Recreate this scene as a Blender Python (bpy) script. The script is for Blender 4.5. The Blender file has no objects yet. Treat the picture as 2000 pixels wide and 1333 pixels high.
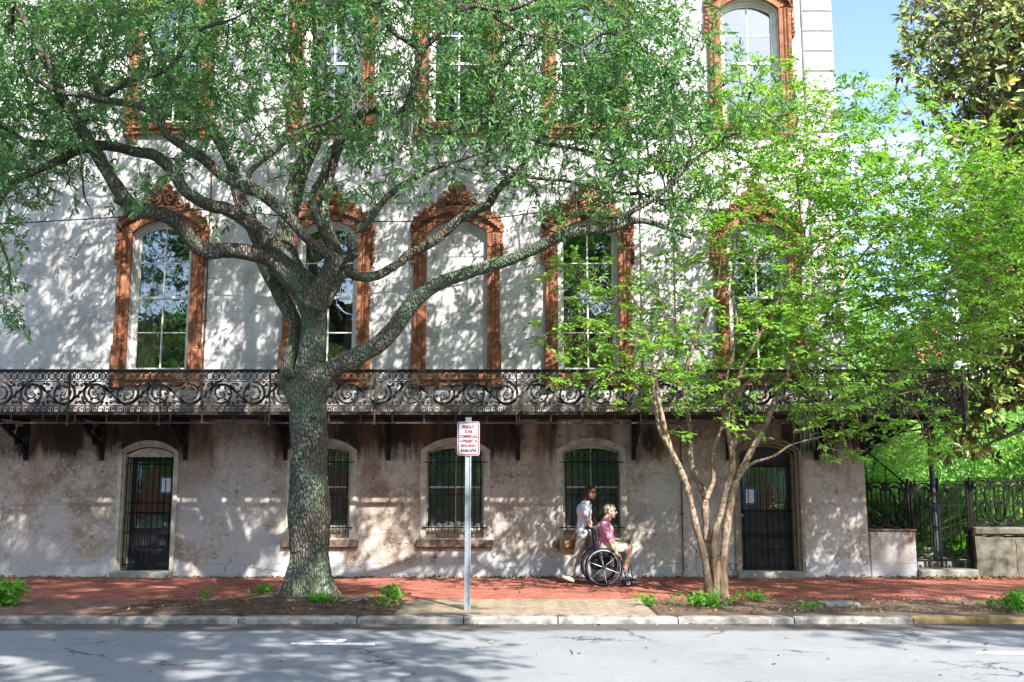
import bpy, bmesh, math, random
import numpy as np
from mathutils import Vector, Matrix, noise
from mathutils.geometry import tessellate_polygon

random.seed(7); RNG = np.random.default_rng(7)
SC = bpy.context.scene
COL = SC.collection
PI = math.pi

# ------------------------------------------------------------------ camera, sky, sun, exposure
CAM_Y, CAM_Z, PITCH, FPX = -18.1, 1.6, math.atan(0.1458), 1944.4
cam_data = bpy.data.cameras.new('camera')
cam_data.sensor_width = 36.0
cam_data.lens = FPX / 2000 * 36
cam_data.clip_end = 2000
cam = bpy.data.objects.new('camera', cam_data); COL.objects.link(cam)
cam.location = (0, CAM_Y, CAM_Z); cam.rotation_euler = (PI / 2 + PITCH, 0, 0)
SC.camera = cam

SUN_DIR = Vector((-0.55, 1.0, -1.08)).normalized()
SUN_EL = math.asin(-SUN_DIR.z)
SUN_AZ = math.atan2(-SUN_DIR.x, -SUN_DIR.y)          # clockwise from +y
world = bpy.data.worlds.new('World'); SC.world = world; world.use_nodes = True
wn = world.node_tree; wn.nodes.clear()
w_out = wn.nodes.new('ShaderNodeOutputWorld'); w_bg = wn.nodes.new('ShaderNodeBackground')
w_sky = wn.nodes.new('ShaderNodeTexSky'); w_sky.sky_type = 'NISHITA'; w_sky.sun_disc = False
w_sky.sun_elevation = SUN_EL; w_sky.sun_rotation = SUN_AZ
w_sky.air_density = 1.0; w_sky.dust_density = 1.5; w_sky.ozone_density = 1.5
w_tc = wn.nodes.new('ShaderNodeTexCoord'); w_mp = wn.nodes.new('ShaderNodeMapping'); w_mp.inputs['Scale'].default_value = (1.2, 1.2, 4.5)
w_nz = wn.nodes.new('ShaderNodeTexNoise'); w_nz.inputs['Scale'].default_value = 2.2; w_nz.inputs['Detail'].default_value = 6
w_rp = wn.nodes.new('ShaderNodeMapRange'); w_rp.inputs[1].default_value = 0.52; w_rp.inputs[2].default_value = 0.80; w_rp.inputs[4].default_value = 0.75
w_mx = wn.nodes.new('ShaderNodeMix'); w_mx.data_type = 'RGBA'
wn.links.new(w_tc.outputs['Generated'], w_mp.inputs[0]); wn.links.new(w_mp.outputs[0], w_nz.inputs['Vector'])
wn.links.new(w_nz.outputs['Fac'], w_rp.inputs[0]); wn.links.new(w_rp.outputs[0], w_mx.inputs[0])
wn.links.new(w_sky.outputs[0], w_mx.inputs[6]); w_mx.inputs[7].default_value = (8.5, 9.0, 9.8, 1)
wn.links.new(w_mx.outputs[2], w_bg.inputs[0]); w_bg.inputs[1].default_value = 0.15
wn.links.new(w_bg.outputs[0], w_out.inputs[0])

sun_data = bpy.data.lights.new('sun', 'SUN'); sun_data.energy = 5.0; sun_data.angle = math.radians(0.53); sun_data.color = (1.0, 0.95, 0.87)
sun = bpy.data.objects.new('sun', sun_data); COL.objects.link(sun); sun.location = (10, -30, 30)
sun.rotation_euler = SUN_DIR.to_track_quat('-Z', 'Y').to_euler()
SC.view_settings.view_transform = 'Standard'; SC.view_settings.look = 'None'
SC.view_settings.gamma = 1.0; SC.view_settings.exposure = 1.42; SC.view_settings.use_curve_mapping = False
SC.cycles.max_bounces = 8; SC.cycles.transparent_max_bounces = 12; SC.cycles.diffuse_bounces = 4
SC.cycles.caustics_reflective = False; SC.cycles.caustics_refractive = False
try: SC.cycles.use_denoising = True
except Exception: pass

def P(u, v, y):
    """photo pixel (2000 x 1333) on the vertical plane y -> x, z"""
    a = u - 1000; b = 666.5 - v
    dy = FPX * math.cos(PITCH) - b * math.sin(PITCH); dz = FPX * math.sin(PITCH) + b * math.cos(PITCH)
    k = (y - CAM_Y) / dy
    return a * k, CAM_Z + dz * k
def V3(u, v, y):
    x, z = P(u, v, y); return Vector((x, y, z))
def ppm(y): return FPX / (y - CAM_Y)

# ------------------------------------------------------------------ node helper
class Mat:
    def __init__(s, name, rough=0.8, spec=0.3):
        s.m = bpy.data.materials.new(name); s.m.use_nodes = True
        s.t = s.m.node_tree; s.n = s.t.nodes; s.b = s.n['Principled BSDF']; s.out = s.n['Material Output']
        s.b.inputs['Roughness'].default_value = rough
        s.b.inputs['Specular IOR Level'].default_value = spec
        s._tc = None
    def lk(s, v, inp):
        if isinstance(v, bpy.types.NodeSocket): s.t.links.new(v, inp)
        elif isinstance(v, (tuple, list)) and len(v) == 3 and inp.type == 'RGBA': inp.default_value = (*v, 1)
        else: inp.default_value = v
    def co(s, sc=(1, 1, 1), loc=(0, 0, 0), kind='Object'):
        if s._tc is None: s._tc = s.n.new('ShaderNodeTexCoord')
        mp = s.n.new('ShaderNodeMapping'); s.t.links.new(s._tc.outputs[kind], mp.inputs[0])
        mp.inputs['Scale'].default_value = sc; mp.inputs['Location'].default_value = loc
        return mp.outputs[0]
    def noise(s, scale, detail=4, sc=(1, 1, 1), loc=(0, 0, 0), rough=0.55, dist=0.0):
        x = s.n.new('ShaderNodeTexNoise'); s.t.links.new(s.co(sc, loc), x.inputs['Vector'])
        x.inputs['Scale'].default_value = scale; x.inputs['Detail'].default_value = detail
        x.inputs['Roughness'].default_value = rough; x.inputs['Distortion'].default_value = dist
        return x.outputs['Fac']
    def voro(s, scale, sc=(1, 1, 1), feature='DISTANCE_TO_EDGE', vec=None):
        x = s.n.new('ShaderNodeTexVoronoi'); x.feature = feature
        s.t.links.new(vec if vec is not None else s.co(sc), x.inputs['Vector']); x.inputs['Scale'].default_value = scale
        return x.outputs['Distance']
    def rng(s, f, a, b, c=0.0, d=1.0):
        x = s.n.new('ShaderNodeMapRange'); s.lk(f, x.inputs[0])
        for i, k in enumerate((a, b, c, d)): x.inputs[i + 1].default_value = k
        return x.outputs[0]
    def mix(s, f, a, b, mode='MIX'):
        x = s.n.new('ShaderNodeMix'); x.data_type = 'RGBA'; x.blend_type = mode
        s.lk(f, x.inputs[0]); s.lk(a, x.inputs[6]); s.lk(b, x.inputs[7]); return x.outputs[2]
    def math(s, op, a, b=0.0, clamp=False):
        x = s.n.new('ShaderNodeMath'); x.operation = op; x.use_clamp = clamp
        s.lk(a, x.inputs[0]); s.lk(b, x.inputs[1]); return x.outputs[0]
    def sep(s, v=None):
        x = s.n.new('ShaderNodeSeparateXYZ'); s.t.links.new(v if v is not None else s.co(), x.inputs[0]); return x.outputs
    def bump(s, h, strength=0.5, dist=0.01):
        x = s.n.new('ShaderNodeBump'); s.lk(h, x.inputs['Height'])
        x.inputs['Strength'].default_value = strength; x.inputs['Distance'].default_value = dist
        s.t.links.new(x.outputs[0], s.b.inputs['Normal']); return x
    def col(s, c): s.lk(c, s.b.inputs['Base Color']); return s
    def attr(s, name):
        x = s.n.new('ShaderNodeAttribute'); x.attribute_name = name; return x.outputs['Fac']
    def orand(s):
        return s.n.new('ShaderNodeObjectInfo').outputs['Random']

MT = {}
def simple(name, color, rough=0.7, var=0.12, scale=6, metal=0.0, spec=0.3, bump=0.0):
    m = Mat(name, rough, spec)
    n = m.noise(scale, 5)
    dark = tuple(c * (1 - 2.2 * var) for c in color); light = tuple(min(1, c * (1 + 1.6 * var)) for c in color)
    m.col(m.mix(m.rng(n, .3, .7), dark, light)); m.b.inputs['Metallic'].default_value = metal
    if bump: m.bump(m.noise(scale * 6, 4), bump, 0.01)
    MT[name] = m.m; return m.m

# ------------------------------------------------------------------ mesh builder
class MB:
    def __init__(s): s.v = []; s.f = []
    def add(s, vs, fs):
        o = len(s.v); s.v += [tuple(p) for p in vs]; s.f += [tuple(i + o for i in f) for f in fs]
    def box(s, x0, x1, y0, y1, z0, z1):
        s.add([(x0, y0, z0), (x1, y0, z0), (x1, y1, z0), (x0, y1, z0), (x0, y0, z1), (x1, y0, z1), (x1, y1, z1), (x0, y1, z1)],
              [(0, 3, 2, 1), (4, 5, 6, 7), (0, 1, 5, 4), (1, 2, 6, 5), (2, 3, 7, 6), (3, 0, 4, 7)])
    def cbox(s, x0, x1, y0, y1, z0, z1, c):
        """box with a chamfered front (y0) face"""
        s.add([(x0, y1, z0), (x1, y1, z0), (x1, y1, z1), (x0, y1, z1),
               (x0, y0 + c, z0), (x1, y0 + c, z0), (x1, y0 + c, z1), (x0, y0 + c, z1),
               (x0 + c, y0, z0 + c), (x1 - c, y0, z0 + c), (x1 - c, y0, z1 - c), (x0 + c, y0, z1 - c)],
              [(0, 1, 5, 4), (1, 2, 6, 5), (2, 3, 7, 6), (3, 0, 4, 7), (4, 5, 9, 8), (5, 6, 10, 9), (6, 7, 11, 10), (7, 4, 8, 11), (8, 9, 10, 11), (3, 2, 1, 0)])
    def prism(s, outer, holes, y0, y1):
        """flat slab in xz with holes, front at y0, back at y1"""
        loops = [outer] + list(holes)
        flat = [p for l in loops for p in l]
        tris = tessellate_polygon([[Vector((p[0], p[1], 0)) for p in l] for l in loops])
        n = len(flat); o = len(s.v)
        s.v += [(p[0], y0, p[1]) for p in flat] + [(p[0], y1, p[1]) for p in flat]
        for t in tris:
            a, b, c = (flat[i] for i in t)
            if (b[0] - a[0]) * (c[1] - a[1]) - (b[1] - a[1]) * (c[0] - a[0]) < 0: t = (t[0], t[2], t[1])
            s.f.append(tuple(i + o for i in t)); s.f.append(tuple(i + n + o for i in reversed(t)))
        k = 0
        for li, l in enumerate(loops):
            m = len(l)
            area = sum(l[i][0] * l[(i + 1) % m][1] - l[(i + 1) % m][0] * l[i][1] for i in range(m))
            for i in range(m):
                j = (i + 1) % m; q = (k + i, k + i + n, k + j + n, k + j)
                if (area > 0) != (li == 0): q = tuple(reversed(q))
                s.f.append(tuple(x + o for x in q))
            k += m
    def ribbon(s, pts, w, y0, y1, closed=False):
        """flat bar of width w (number or list) along an xz polyline, from y0 to y1"""
        n = len(pts); ws = w if hasattr(w, '__len__') else [w] * n; vs = []
        for i, p in enumerate(pts):
            a = pts[i - 1] if (i > 0 or closed) else p; b = pts[(i + 1) % n] if (i < n - 1 or closed) else p
            dx, dz = b[0] - a[0], b[1] - a[1]; L = math.hypot(dx, dz) or 1; nx, nz = -dz / L * ws[i] / 2, dx / L * ws[i] / 2
            vs += [(p[0] + nx, y0, p[1] + nz), (p[0] - nx, y0, p[1] - nz), (p[0] - nx, y1, p[1] - nz), (p[0] + nx, y1, p[1] + nz)]
        fs = []
        for i in range(n if closed else n - 1):
            a = 4 * i; b = 4 * ((i + 1) % n)
            for k in range(4): fs.append((a + k, a + (k + 1) % 4, b + (k + 1) % 4, b + k))
        if not closed: fs += [(3, 2, 1, 0), (4 * n - 4, 4 * n - 3, 4 * n - 2, 4 * n - 1)]
        s.add(vs, fs)
    def tube(s, pts, rad, n=8, caps=True, jit=0.0):
        pts = [Vector(p) for p in pts]; m = len(pts); rad = rad if hasattr(rad, '__len__') else [rad] * m
        t0 = (pts[1] - pts[0]).normalized(); up = Vector((0, 0, 1)) if abs(t0.z) < .9 else Vector((1, 0, 0))
        u = t0.cross(up).normalized(); vs = []
        for i, p in enumerate(pts):
            t = (pts[min(i + 1, m - 1)] - pts[max(i - 1, 0)]).normalized()
            u = (u - t * u.dot(t)).normalized(); w = t.cross(u)
            for k in range(n):
                a = 2 * PI * k / n; vs.append(p + (u * math.cos(a) + w * math.sin(a)) * rad[i])
        fs = [(i * n + k, i * n + (k + 1) % n, (i + 1) * n + (k + 1) % n, (i + 1) * n + k) for i in range(m - 1) for k in range(n)]
        if caps: fs += [tuple(range(n))[::-1], tuple((m - 1) * n + k for k in range(n))]
        s.add(vs, fs)
    def ball(s, c, r, nu=12, nv=8, rot=None):
        r = r if hasattr(r, '__len__') else (r, r, r); vs = [(0, 0, r[2])]
        for j in range(1, nv):
            t = PI * j / nv
            for i in range(nu): vs.append((r[0] * math.sin(t) * math.cos(2 * PI * i / nu), r[1] * math.sin(t) * math.sin(2 * PI * i / nu), r[2] * math.cos(t)))
        vs.append((0, 0, -r[2])); fs = [(0, 1 + i, 1 + (i + 1) % nu) for i in range(nu)]
        for j in range(nv - 2):
            for i in range(nu):
                a = 1 + j * nu; fs.append((a + i, a + nu + i, a + nu + (i + 1) % nu, a + (i + 1) % nu))
        e = len(vs) - 1; a = 1 + (nv - 2) * nu; fs += [(a + i, e, a + (i + 1) % nu) for i in range(nu)]
        vs = [Vector(v) for v in vs]
        if rot: vs = [rot @ v for v in vs]
        s.add([v + Vector(c) for v in vs], fs)
    def torus(s, c, R, r, axis='y', nu=32, nv=8, sx=1.0):
        vs = []; c = Vector(c)
        for i in range(nu):
            a = 2 * PI * i / nu
            for j in range(nv):
                b = 2 * PI * j / nv; q = R + r * math.cos(b)
                p = (q * math.cos(a) * sx, r * math.sin(b), q * math.sin(a)) if axis == 'y' else (q * math.cos(a), q * math.sin(a), r * math.sin(b))
                vs.append(c + Vector(p))
        s.add(vs, [(i * nv + j, i * nv + (j + 1) % nv, ((i + 1) % nu) * nv + (j + 1) % nv, ((i + 1) % nu) * nv + j) for i in range(nu) for j in range(nv)])
    def lathe(s, prof, c=(0, 0, 0), n=16):
        vs = [(c[0] + r * math.cos(2 * PI * k / n), c[1] + r * math.sin(2 * PI * k / n), c[2] + z) for r, z in prof for k in range(n)]
        m = len(prof)
        s.add(vs, [(i * n + k, i * n + (k + 1) % n, (i + 1) * n + (k + 1) % n, (i + 1) * n + k) for i in range(m - 1) for k in range(n)]
              + [tuple(range(n))[::-1], tuple((m - 1) * n + k for k in range(n))])
    def mesh(s, name, mat, smooth=False):
        me = bpy.data.meshes.new(name); me.from_pydata(s.v, [], s.f); me.update()
        if mat: me.materials.append(mat)
        if smooth: me.polygons.foreach_set('use_smooth', [True] * len(me.polygons))
        return me
    def build(s, name, mat, parent=None, smooth=False, loc=None, **props):
        return link(name, s.mesh(name, mat, smooth), parent, loc, **props)

def link(name, me, parent=None, loc=None, rot=None, **props):
    o = bpy.data.objects.new(name, me); COL.objects.link(o)
    if parent is not None: o.parent = parent
    if loc is not None: o.location = loc
    if rot is not None: o.rotation_euler = rot
    for k, v in props.items(): o[k] = v
    return o
def thing(name, label, cat, loc=(0, 0, 0), group=None, rot=None):
    o = link(name, None, None, loc, rot, label=label, category=cat)
    if group: o['group'] = group
    return o
def local(o, parent):
    """keep a mesh written in world coordinates in place under a parent that sits elsewhere"""
    o.parent = parent; o.matrix_parent_inverse = Matrix.Translation(parent.location).inverted(); return o

def remesh(mb, voxel, smooth_it=4, factor=0.6):
    me = mb.mesh('tmp', None); o = bpy.data.objects.new('tmp', me); COL.objects.link(o)
    r = o.modifiers.new('r', 'REMESH'); r.mode = 'VOXEL'; r.voxel_size = voxel
    if smooth_it:
        k = o.modifiers.new('s', 'SMOOTH'); k.iterations = smooth_it; k.factor = factor
    dg = bpy.context.evaluated_depsgraph_get(); dg.update()
    res = bpy.data.meshes.new_from_object(o.evaluated_get(dg))
    bpy.data.objects.remove(o); bpy.data.meshes.remove(me)
    res.polygons.foreach_set('use_smooth', [True] * len(res.polygons))
    return res
def set_mat(me, mat, name=None):
    me.materials.clear(); me.materials.append(mat)
    if name: me.name = name
    return me

def arc_open(cx, w, z0, zs, za, n=14):
    """arched opening outline (segmental head): width w, sill z0, spring zs, apex za; counter-clockwise"""
    h = w / 2; rise = za - zs; R = (h * h + rise * rise) / (2 * rise); zc = za - R; a = math.asin(h / R)
    pts = [(cx - h, z0), (cx + h, z0)]
    for i in range(n + 1):
        t = a - 2 * a * i / n; pts.append((cx + R * math.sin(t), zc + R * math.cos(t)))
    return pts
def spiral(cx, cz, r0, r1, a0, turns, n=30):
    out = []
    for i in range(n + 1):
        t = i / n; a = a0 + 2 * PI * turns * t; r = r0 + (r1 - r0) * (t ** .8)
        out.append((cx + r * math.cos(a), cz + r * math.sin(a)))
    return out
def catmull(pts, k=4):
    pts = [np.array(p, float) for p in pts]; out = []
    q = [2 * pts[0] - pts[1]] + pts + [2 * pts[-1] - pts[-2]]
    for i in range(1, len(q) - 2):
        for j in range(k):
            t = j / k; a, b, c, d = q[i - 1], q[i], q[i + 1], q[i + 2]
            out.append(.5 * ((2 * b) + (c - a) * t + (2 * a - 5 * b + 4 * c - d) * t * t + (3 * b - a - 3 * c + d) * t ** 3))
    out.append(pts[-1]); return out
# ------------------------------------------------------------------ materials
def stucco(name, lower):
    m = Mat(name, 0.9, 0.15)
    big = m.noise(0.55, 6, rough=.6); mid = m.noise(2.6, 8, rough=.65, loc=(3, 1, 7)); fine = m.noise(14, 8, rough=.7); grit = m.noise(70, 4, rough=.7)
    streak = m.noise(3.2, 6, sc=(1.6, 1, .16), rough=.65)
    z = m.sep()['Z']; x = m.sep()['X']
    if lower:
        c = m.mix(m.rng(mid, .38, .62), (.24, .18, .13), (.49, .42, .35))
        c = m.mix(m.rng(big, .42, .60, 0, .75), c, (.45, .43, .405))
        c = m.mix(m.rng(fine, .52, .60, 0, .6), c, (.60, .56, .53))
        c = m.mix(m.math('MULTIPLY', m.rng(m.noise(9, 9, rough=.75, loc=(8, 2, 2)), .56, .60), m.rng(streak, .35, .6)), c, (.22, .15, .125))
        low = m.rng(m.math('ADD', z, m.math('MULTIPLY', m.noise(1.7, 5, loc=(5, 5, 5)), 1.3)), .92, .98, 1, 0)     # pale cement patch along the base
        c = m.mix(low, c, (.42, .43, .445))
        c = m.mix(m.rng(m.noise(1.3, 4, loc=(1, 9, 2), dist=.4), .66, .675, 0, .8), c, (.30, .27, .24))            # fallen-off patches
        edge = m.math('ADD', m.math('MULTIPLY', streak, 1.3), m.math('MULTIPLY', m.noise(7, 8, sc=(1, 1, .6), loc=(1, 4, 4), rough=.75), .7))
        blue = m.math('MULTIPLY', m.rng(m.noise(.8, 6, loc=(11, 3, 5), rough=.65), .50, .60), m.rng(z, 2.1, 1.5)); c = m.mix(m.math('MULTIPLY', blue, .6), c, (.46, .465, .48))
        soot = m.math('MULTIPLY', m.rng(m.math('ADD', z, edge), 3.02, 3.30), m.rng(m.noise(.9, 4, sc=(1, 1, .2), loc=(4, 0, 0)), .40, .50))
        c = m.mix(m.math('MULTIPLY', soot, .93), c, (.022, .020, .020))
        rust = m.rng(m.noise(1.3, 6, sc=(1, 1, .22), loc=(20, 0, 0), rough=.65), .48, .60, 0, .65)
        c = m.mix(m.math('MULTIPLY', rust, m.rng(z, .9, 2.2)), c, (.20, .11, .07))
        c = m.mix(m.rng(grit, .58, .66, 0, .5), c, (.12, .09, .08))
    else:
        c = m.mix(m.rng(big, .40, .62), (.50, .49, .495), (.68, .67, .685))
        c = m.mix(m.rng(mid, .50, .66, 0, .75), c, (.36, .345, .345))
        c = m.mix(m.rng(fine, .55, .64, 0, .5), c, (.78, .77, .77))
        c = m.mix(m.math('MULTIPLY', m.rng(m.noise(6, 10, rough=.8, loc=(2, 2, 9)), .56, .62), m.rng(mid, .45, .6)), c, (.24, .22, .20))
        c = m.mix(m.rng(streak, .56, .70, 0, .35), c, (.42, .36, .31))
        c = m.mix(m.rng(grit, .60, .68, 0, .5), c, (.24, .22, .21))
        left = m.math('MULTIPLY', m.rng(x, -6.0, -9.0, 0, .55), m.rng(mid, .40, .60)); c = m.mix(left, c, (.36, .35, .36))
        c = m.mix(m.math('MULTIPLY', m.rng(z, 3.7, 2.8, 0, .5), m.rng(streak, .4, .6)), c, (.30, .17, .11))
    # masonry scored into the render: long joints every 0.5 m, hairline cracks
    jz = m.math('ABSOLUTE', m.math('SUBTRACT', m.math('FRACT', m.math('MULTIPLY', m.math('ADD', z, m.math('MULTIPLY', m.noise(.7, 2), .05)), 1.93)), .5))
    joint = m.math('MULTIPLY', m.rng(jz, .010, .002), m.rng(m.noise(1.2, 3, loc=(7, 7, 7)), .42, .60))
    cr = m.voro(1.1, vec=None); wob = m.n.new('ShaderNodeVectorMath'); wob.operation = 'ADD'
    nn = m.n.new('ShaderNodeTexNoise'); nn.inputs['Scale'].default_value = 4; nn.inputs['Detail'].default_value = 6; m.t.links.new(m.co(), nn.inputs['Vector'])
    sc = m.n.new('ShaderNodeVectorMath'); sc.operation = 'SCALE'; sc.inputs['Scale'].default_value = .35; m.t.links.new(nn.outputs['Color'], sc.inputs[0])
    m.t.links.new(m.co(), wob.inputs[0]); m.t.links.new(sc.outputs[0], wob.inputs[1])
    cr = m.math('MULTIPLY', m.rng(m.voro(.9, vec=wob.outputs[0]), .007, .001), m.rng(m.noise(.8, 2, loc=(3, 3, 3)), .52, .58))
    c = m.mix(m.math('MULTIPLY', joint, .55), c, (.20, .18, .17)); c = m.mix(m.math('MULTIPLY', cr, .8), c, (.08, .06, .05))
    m.col(c)
    h = m.math('ADD', m.math('MULTIPLY', fine, .9), m.math('MULTIPLY', grit, .35))
    h = m.math('SUBTRACT', h, m.math('ADD', joint, cr)); h = m.math('ADD', h, m.math('MULTIPLY', mid, 1.2))
    m.bump(h, .55, .02); MT[name] = m.m
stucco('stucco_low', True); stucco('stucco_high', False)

def m_terracotta():
    m = Mat('terracotta', .75, .25)
    n = m.noise(5, 7, rough=.65); c = m.mix(m.rng(n, .35, .65), (.16, .055, .028), (.36, .145, .072))
    c = m.mix(m.rng(m.noise(11, 6, loc=(2, 0, 0)), .55, .68, 0, .7), c, (.55, .30, .17)); c = m.mix(m.rng(m.noise(3, 5, loc=(9, 0, 0)), .54, .66, 0, .7), c, (.07, .035, .025)); c = m.mix(m.rng(m.noise(1.7, 7, sc=(1, 1, .3), loc=(3, 8, 0), rough=.7), .53, .62, 0, .6), c, (.36, .21, .14)); c = m.mix(m.math('MULTIPLY', m.orand(), .35), c, (.20, .085, .05))
    m.col(c); m.bump(m.noise(40, 6, rough=.7), .8, .015); MT['terracotta'] = m.m
m_terracotta()
def m_bark(name, dark, light, lichen, pale, sc=18, amt=(.45, .62), rough_bump=1.0):
    m = Mat(name, .92, .1)
    w = m.voro(sc, sc=(1, 1, .32)); n = m.noise(9, 8, rough=.7)
    c = m.mix(m.rng(m.math('ADD', w, m.math('MULTIPLY', n, .25)), .05, .38), dark, light)
    c = m.mix(m.math('MULTIPLY', m.rng(m.noise(1.5, 5, loc=(4, 4, 4)), *amt), m.rng(m.noise(16, 6, loc=(1, 2, 0)), .40, .55)), c, lichen)
    c = m.mix(m.math('MULTIPLY', m.rng(m.noise(2.4, 4, loc=(14, 4, 4)), .50, .60), m.rng(m.noise(24, 5, loc=(1, 22, 0)), .50, .58, 0, .8)), c, pale)
    m.col(c); m.bump(m.math('ADD', m.rng(w, .0, .3), m.math('MULTIPLY', n, .6)), rough_bump, .03); MT[name] = m.m
m_bark('oak_bark', (.03, .025, .02), (.165, .145, .12), (.11, .175, .105), (.32, .40, .31), 27)
m_bark('myrtle_bark', (.085, .05, .033), (.18, .125, .085), (.33, .26, .19), (.10, .11, .06), 7, (.4, .55), .25)

def m_leaf(name, a, b, c2, rough=.45, trans=.35, back=None, spec=.4):
    m = Mat(name, rough, spec); r = m.attr('rnd')
    c = m.mix(m.rng(r, 0, .85), a, b); c = m.mix(m.rng(r, .93, .96), c, c2)
    if back is not None:
        g = m.n.new('ShaderNodeNewGeometry'); c = m.mix(g.outputs['Backfacing'], c, back)
    m.col(c)
    tr = m.n.new('ShaderNodeBsdfTranslucent'); m.lk(m.mix(1.0, c, (1.6, 1.9, .55), 'MULTIPLY') if back is None else c, tr.inputs[0])
    mx = m.n.new('ShaderNodeMixShader'); mx.inputs[0].default_value = trans
    m.t.links.new(m.b.outputs[0], mx.inputs[1]); m.t.links.new(tr.outputs[0], mx.inputs[2]); m.t.links.new(mx.outputs[0], m.out.inputs[0])
    MT[name] = m.m
m_leaf('oak_leaf', (.026, .10, .045), (.145, .27, .115), (.34, .36, .07))
m_leaf('myrtle_leaf', (.058, .165, .038), (.235, .38, .075), (.58, .52, .04), trans=.42)
m_leaf('magnolia_leaf', (.035, .10, .03), (.25, .32, .065), (.55, .34, .05), rough=.32, trans=.08, back=(.20, .11, .045), spec=.6)
m_leaf('shrub_leaf', (.14, .29, .08), (.30, .48, .18), (.45, .50, .12), trans=.42)
m_leaf('weed_leaf', (.06, .22, .02), (.16, .38, .05), (.4, .4, .05), trans=.4)
m_leaf('blade_leaf', (.05, .14, .035), (.14, .28, .09), (.4, .42, .15), trans=.25)
m_leaf('litter', (.12, .06, .03), (.30, .19, .10), (.50, .30, .10), trans=.1)

def m_glass():
    m = Mat('window_glass', .03, .5)
    gl = m.n.new('ShaderNodeBsdfGlossy'); gl.inputs['Roughness'].default_value = .02; gl.inputs[0].default_value = (.92, .95, 1, 1)
    tp = m.n.new('ShaderNodeBsdfTransparent'); tp.inputs[0].default_value = (.80, .84, .84, 1)
    fr = m.n.new('ShaderNodeFresnel'); fr.inputs[0].default_value = 1.9
    bp = m.n.new('ShaderNodeBump'); bp.inputs['Strength'].default_value = .12; bp.inputs['Distance'].default_value = .02
    m.t.links.new(m.noise(3.5, 2), bp.inputs['Height']); m.t.links.new(bp.outputs[0], gl.inputs['Normal'])
    mx = m.n.new('ShaderNodeMixShader'); m.t.links.new(m.rng(fr.outputs[0], 0, 1, .07, 1), mx.inputs[0]); m.t.links.new(tp.outputs[0], mx.inputs[1]); m.t.links.new(gl.outputs[0], mx.inputs[2])
    m.t.links.new(mx.outputs[0], m.out.inputs[0]); MT['glass'] = m.m
m_glass()
def m_brick(name, cols, mort=False):
    m = Mat(name, .9, .15); r = m.math('FRACT', m.math('ADD', m.attr('rnd'), m.orand()))
    c = m.mix(m.rng(r, 0, .5), cols[0], cols[1]); c = m.mix(m.rng(r, .5, 1), c, cols[2])
    c = m.mix(m.rng(m.noise(1.1, 5), .50, .68, 0, .5), c, cols[3]); c = m.mix(m.rng(m.noise(30, 5), .5, .7, 0, .4), c, tuple(k * .5 for k in cols[0]))
    m.col(c); m.bump(m.noise(60, 5), .5, .006); MT[name] = m.m
m_brick('red_brick', [(.21, .068, .046), (.33, .125, .09), (.27, .10, .075), (.13, .06, .05)])
m_brick('old_brick', [(.13, .075, .055), (.19, .12, .09), (.16, .10, .08), (.08, .065, .05)])
m_brick('moss_brick', [(.20, .155, .115), (.27, .22, .165), (.21, .175, .13), (.10, .12, .05)])
m_brick('house_brick', [(.36, .12, .075), (.44, .16, .10), (.30, .10, .07), (.24, .09, .06)])
def m_road():
    m = Mat('asphalt', .9, .2)
    g = m.noise(220, 3, rough=.8); b = m.noise(.6, 5); md = m.noise(7, 5)
    c = m.mix(m.rng(g, .35, .65), (.15, .16, .175), (.33, .34, .355)); c = m.mix(m.rng(b, .4, .7, 0, .35), c, (.14, .15, .16)); c = m.mix(m.rng(md, .5, .75, 0, .25), c, (.33, .34, .35))
    vn = m.n.new('ShaderNodeTexNoise'); vn.inputs['Scale'].default_value = 1.6; vn.inputs['Detail'].default_value = 8; vn.inputs['Roughness'].default_value = .65; m.t.links.new(m.co(), vn.inputs['Vector'])
    sc = m.n.new('ShaderNodeVectorMath'); sc.operation = 'SCALE'; sc.inputs['Scale'].default_value = 1.3; m.t.links.new(vn.outputs['Color'], sc.inputs[0])
    ad = m.n.new('ShaderNodeVectorMath'); ad.operation = 'ADD'; m.t.links.new(m.co(), ad.inputs[0]); m.t.links.new(sc.outputs[0], ad.inputs[1])
    cr = m.math('MULTIPLY', m.rng(m.voro(.42, vec=ad.outputs[0]), .013, .003), m.rng(m.noise(.8, 3, loc=(6, 1, 0)), .47, .55))
    c = m.mix(m.math('MULTIPLY', cr, .85), c, (.02, .02, .022))
    c = m.mix(m.rng(m.noise(38, 4, rough=.8, loc=(5, 5, 0)), .55, .68, 0, .45), c, (.10, .105, .11)); c = m.mix(m.rng(m.noise(1.3, 6, sc=(1, 2.2, 1), loc=(9, 2, 0), rough=.6), .60, .68, 0, .35), c, (.11, .11, .115))
    y = m.sep()['Y']; gut = m.rng(m.math('ADD', y, m.math('MULTIPLY', m.noise(2.2, 5), .35)), -5.92, -5.72)
    c = m.mix(m.math('MULTIPLY', gut, .85), c, (.075, .062, .055))
    m.col(c); m.bump(m.math('SUBTRACT', m.math('MULTIPLY', g, .5), cr), .8, .012); MT['asphalt'] = m.m
m_road()
def m_soil():
    m = Mat('soil', .97, .05)
    c = m.mix(m.rng(m.noise(8, 8, rough=.75), .35, .65), (.045, .03, .022), (.17, .12, .09)); c = m.mix(m.rng(m.voro(45, feature='F1'), .1, .5, .5, 0), c, (.24, .17, .12))
    c = m.mix(m.rng(m.sep()['X'], -1, 4, 0, .5), c, (.26, .19, .15))
    m.col(c); m.bump(m.noise(35, 8, rough=.8), 1.0, .04); MT['soil'] = m.m
m_soil()
simple('granite', (.25, .24, .225), .85, .28, 7, bump=.5); simple('granite_yellow', (.27, .195, .085), .85, .28, 7, bump=.5)
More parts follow.
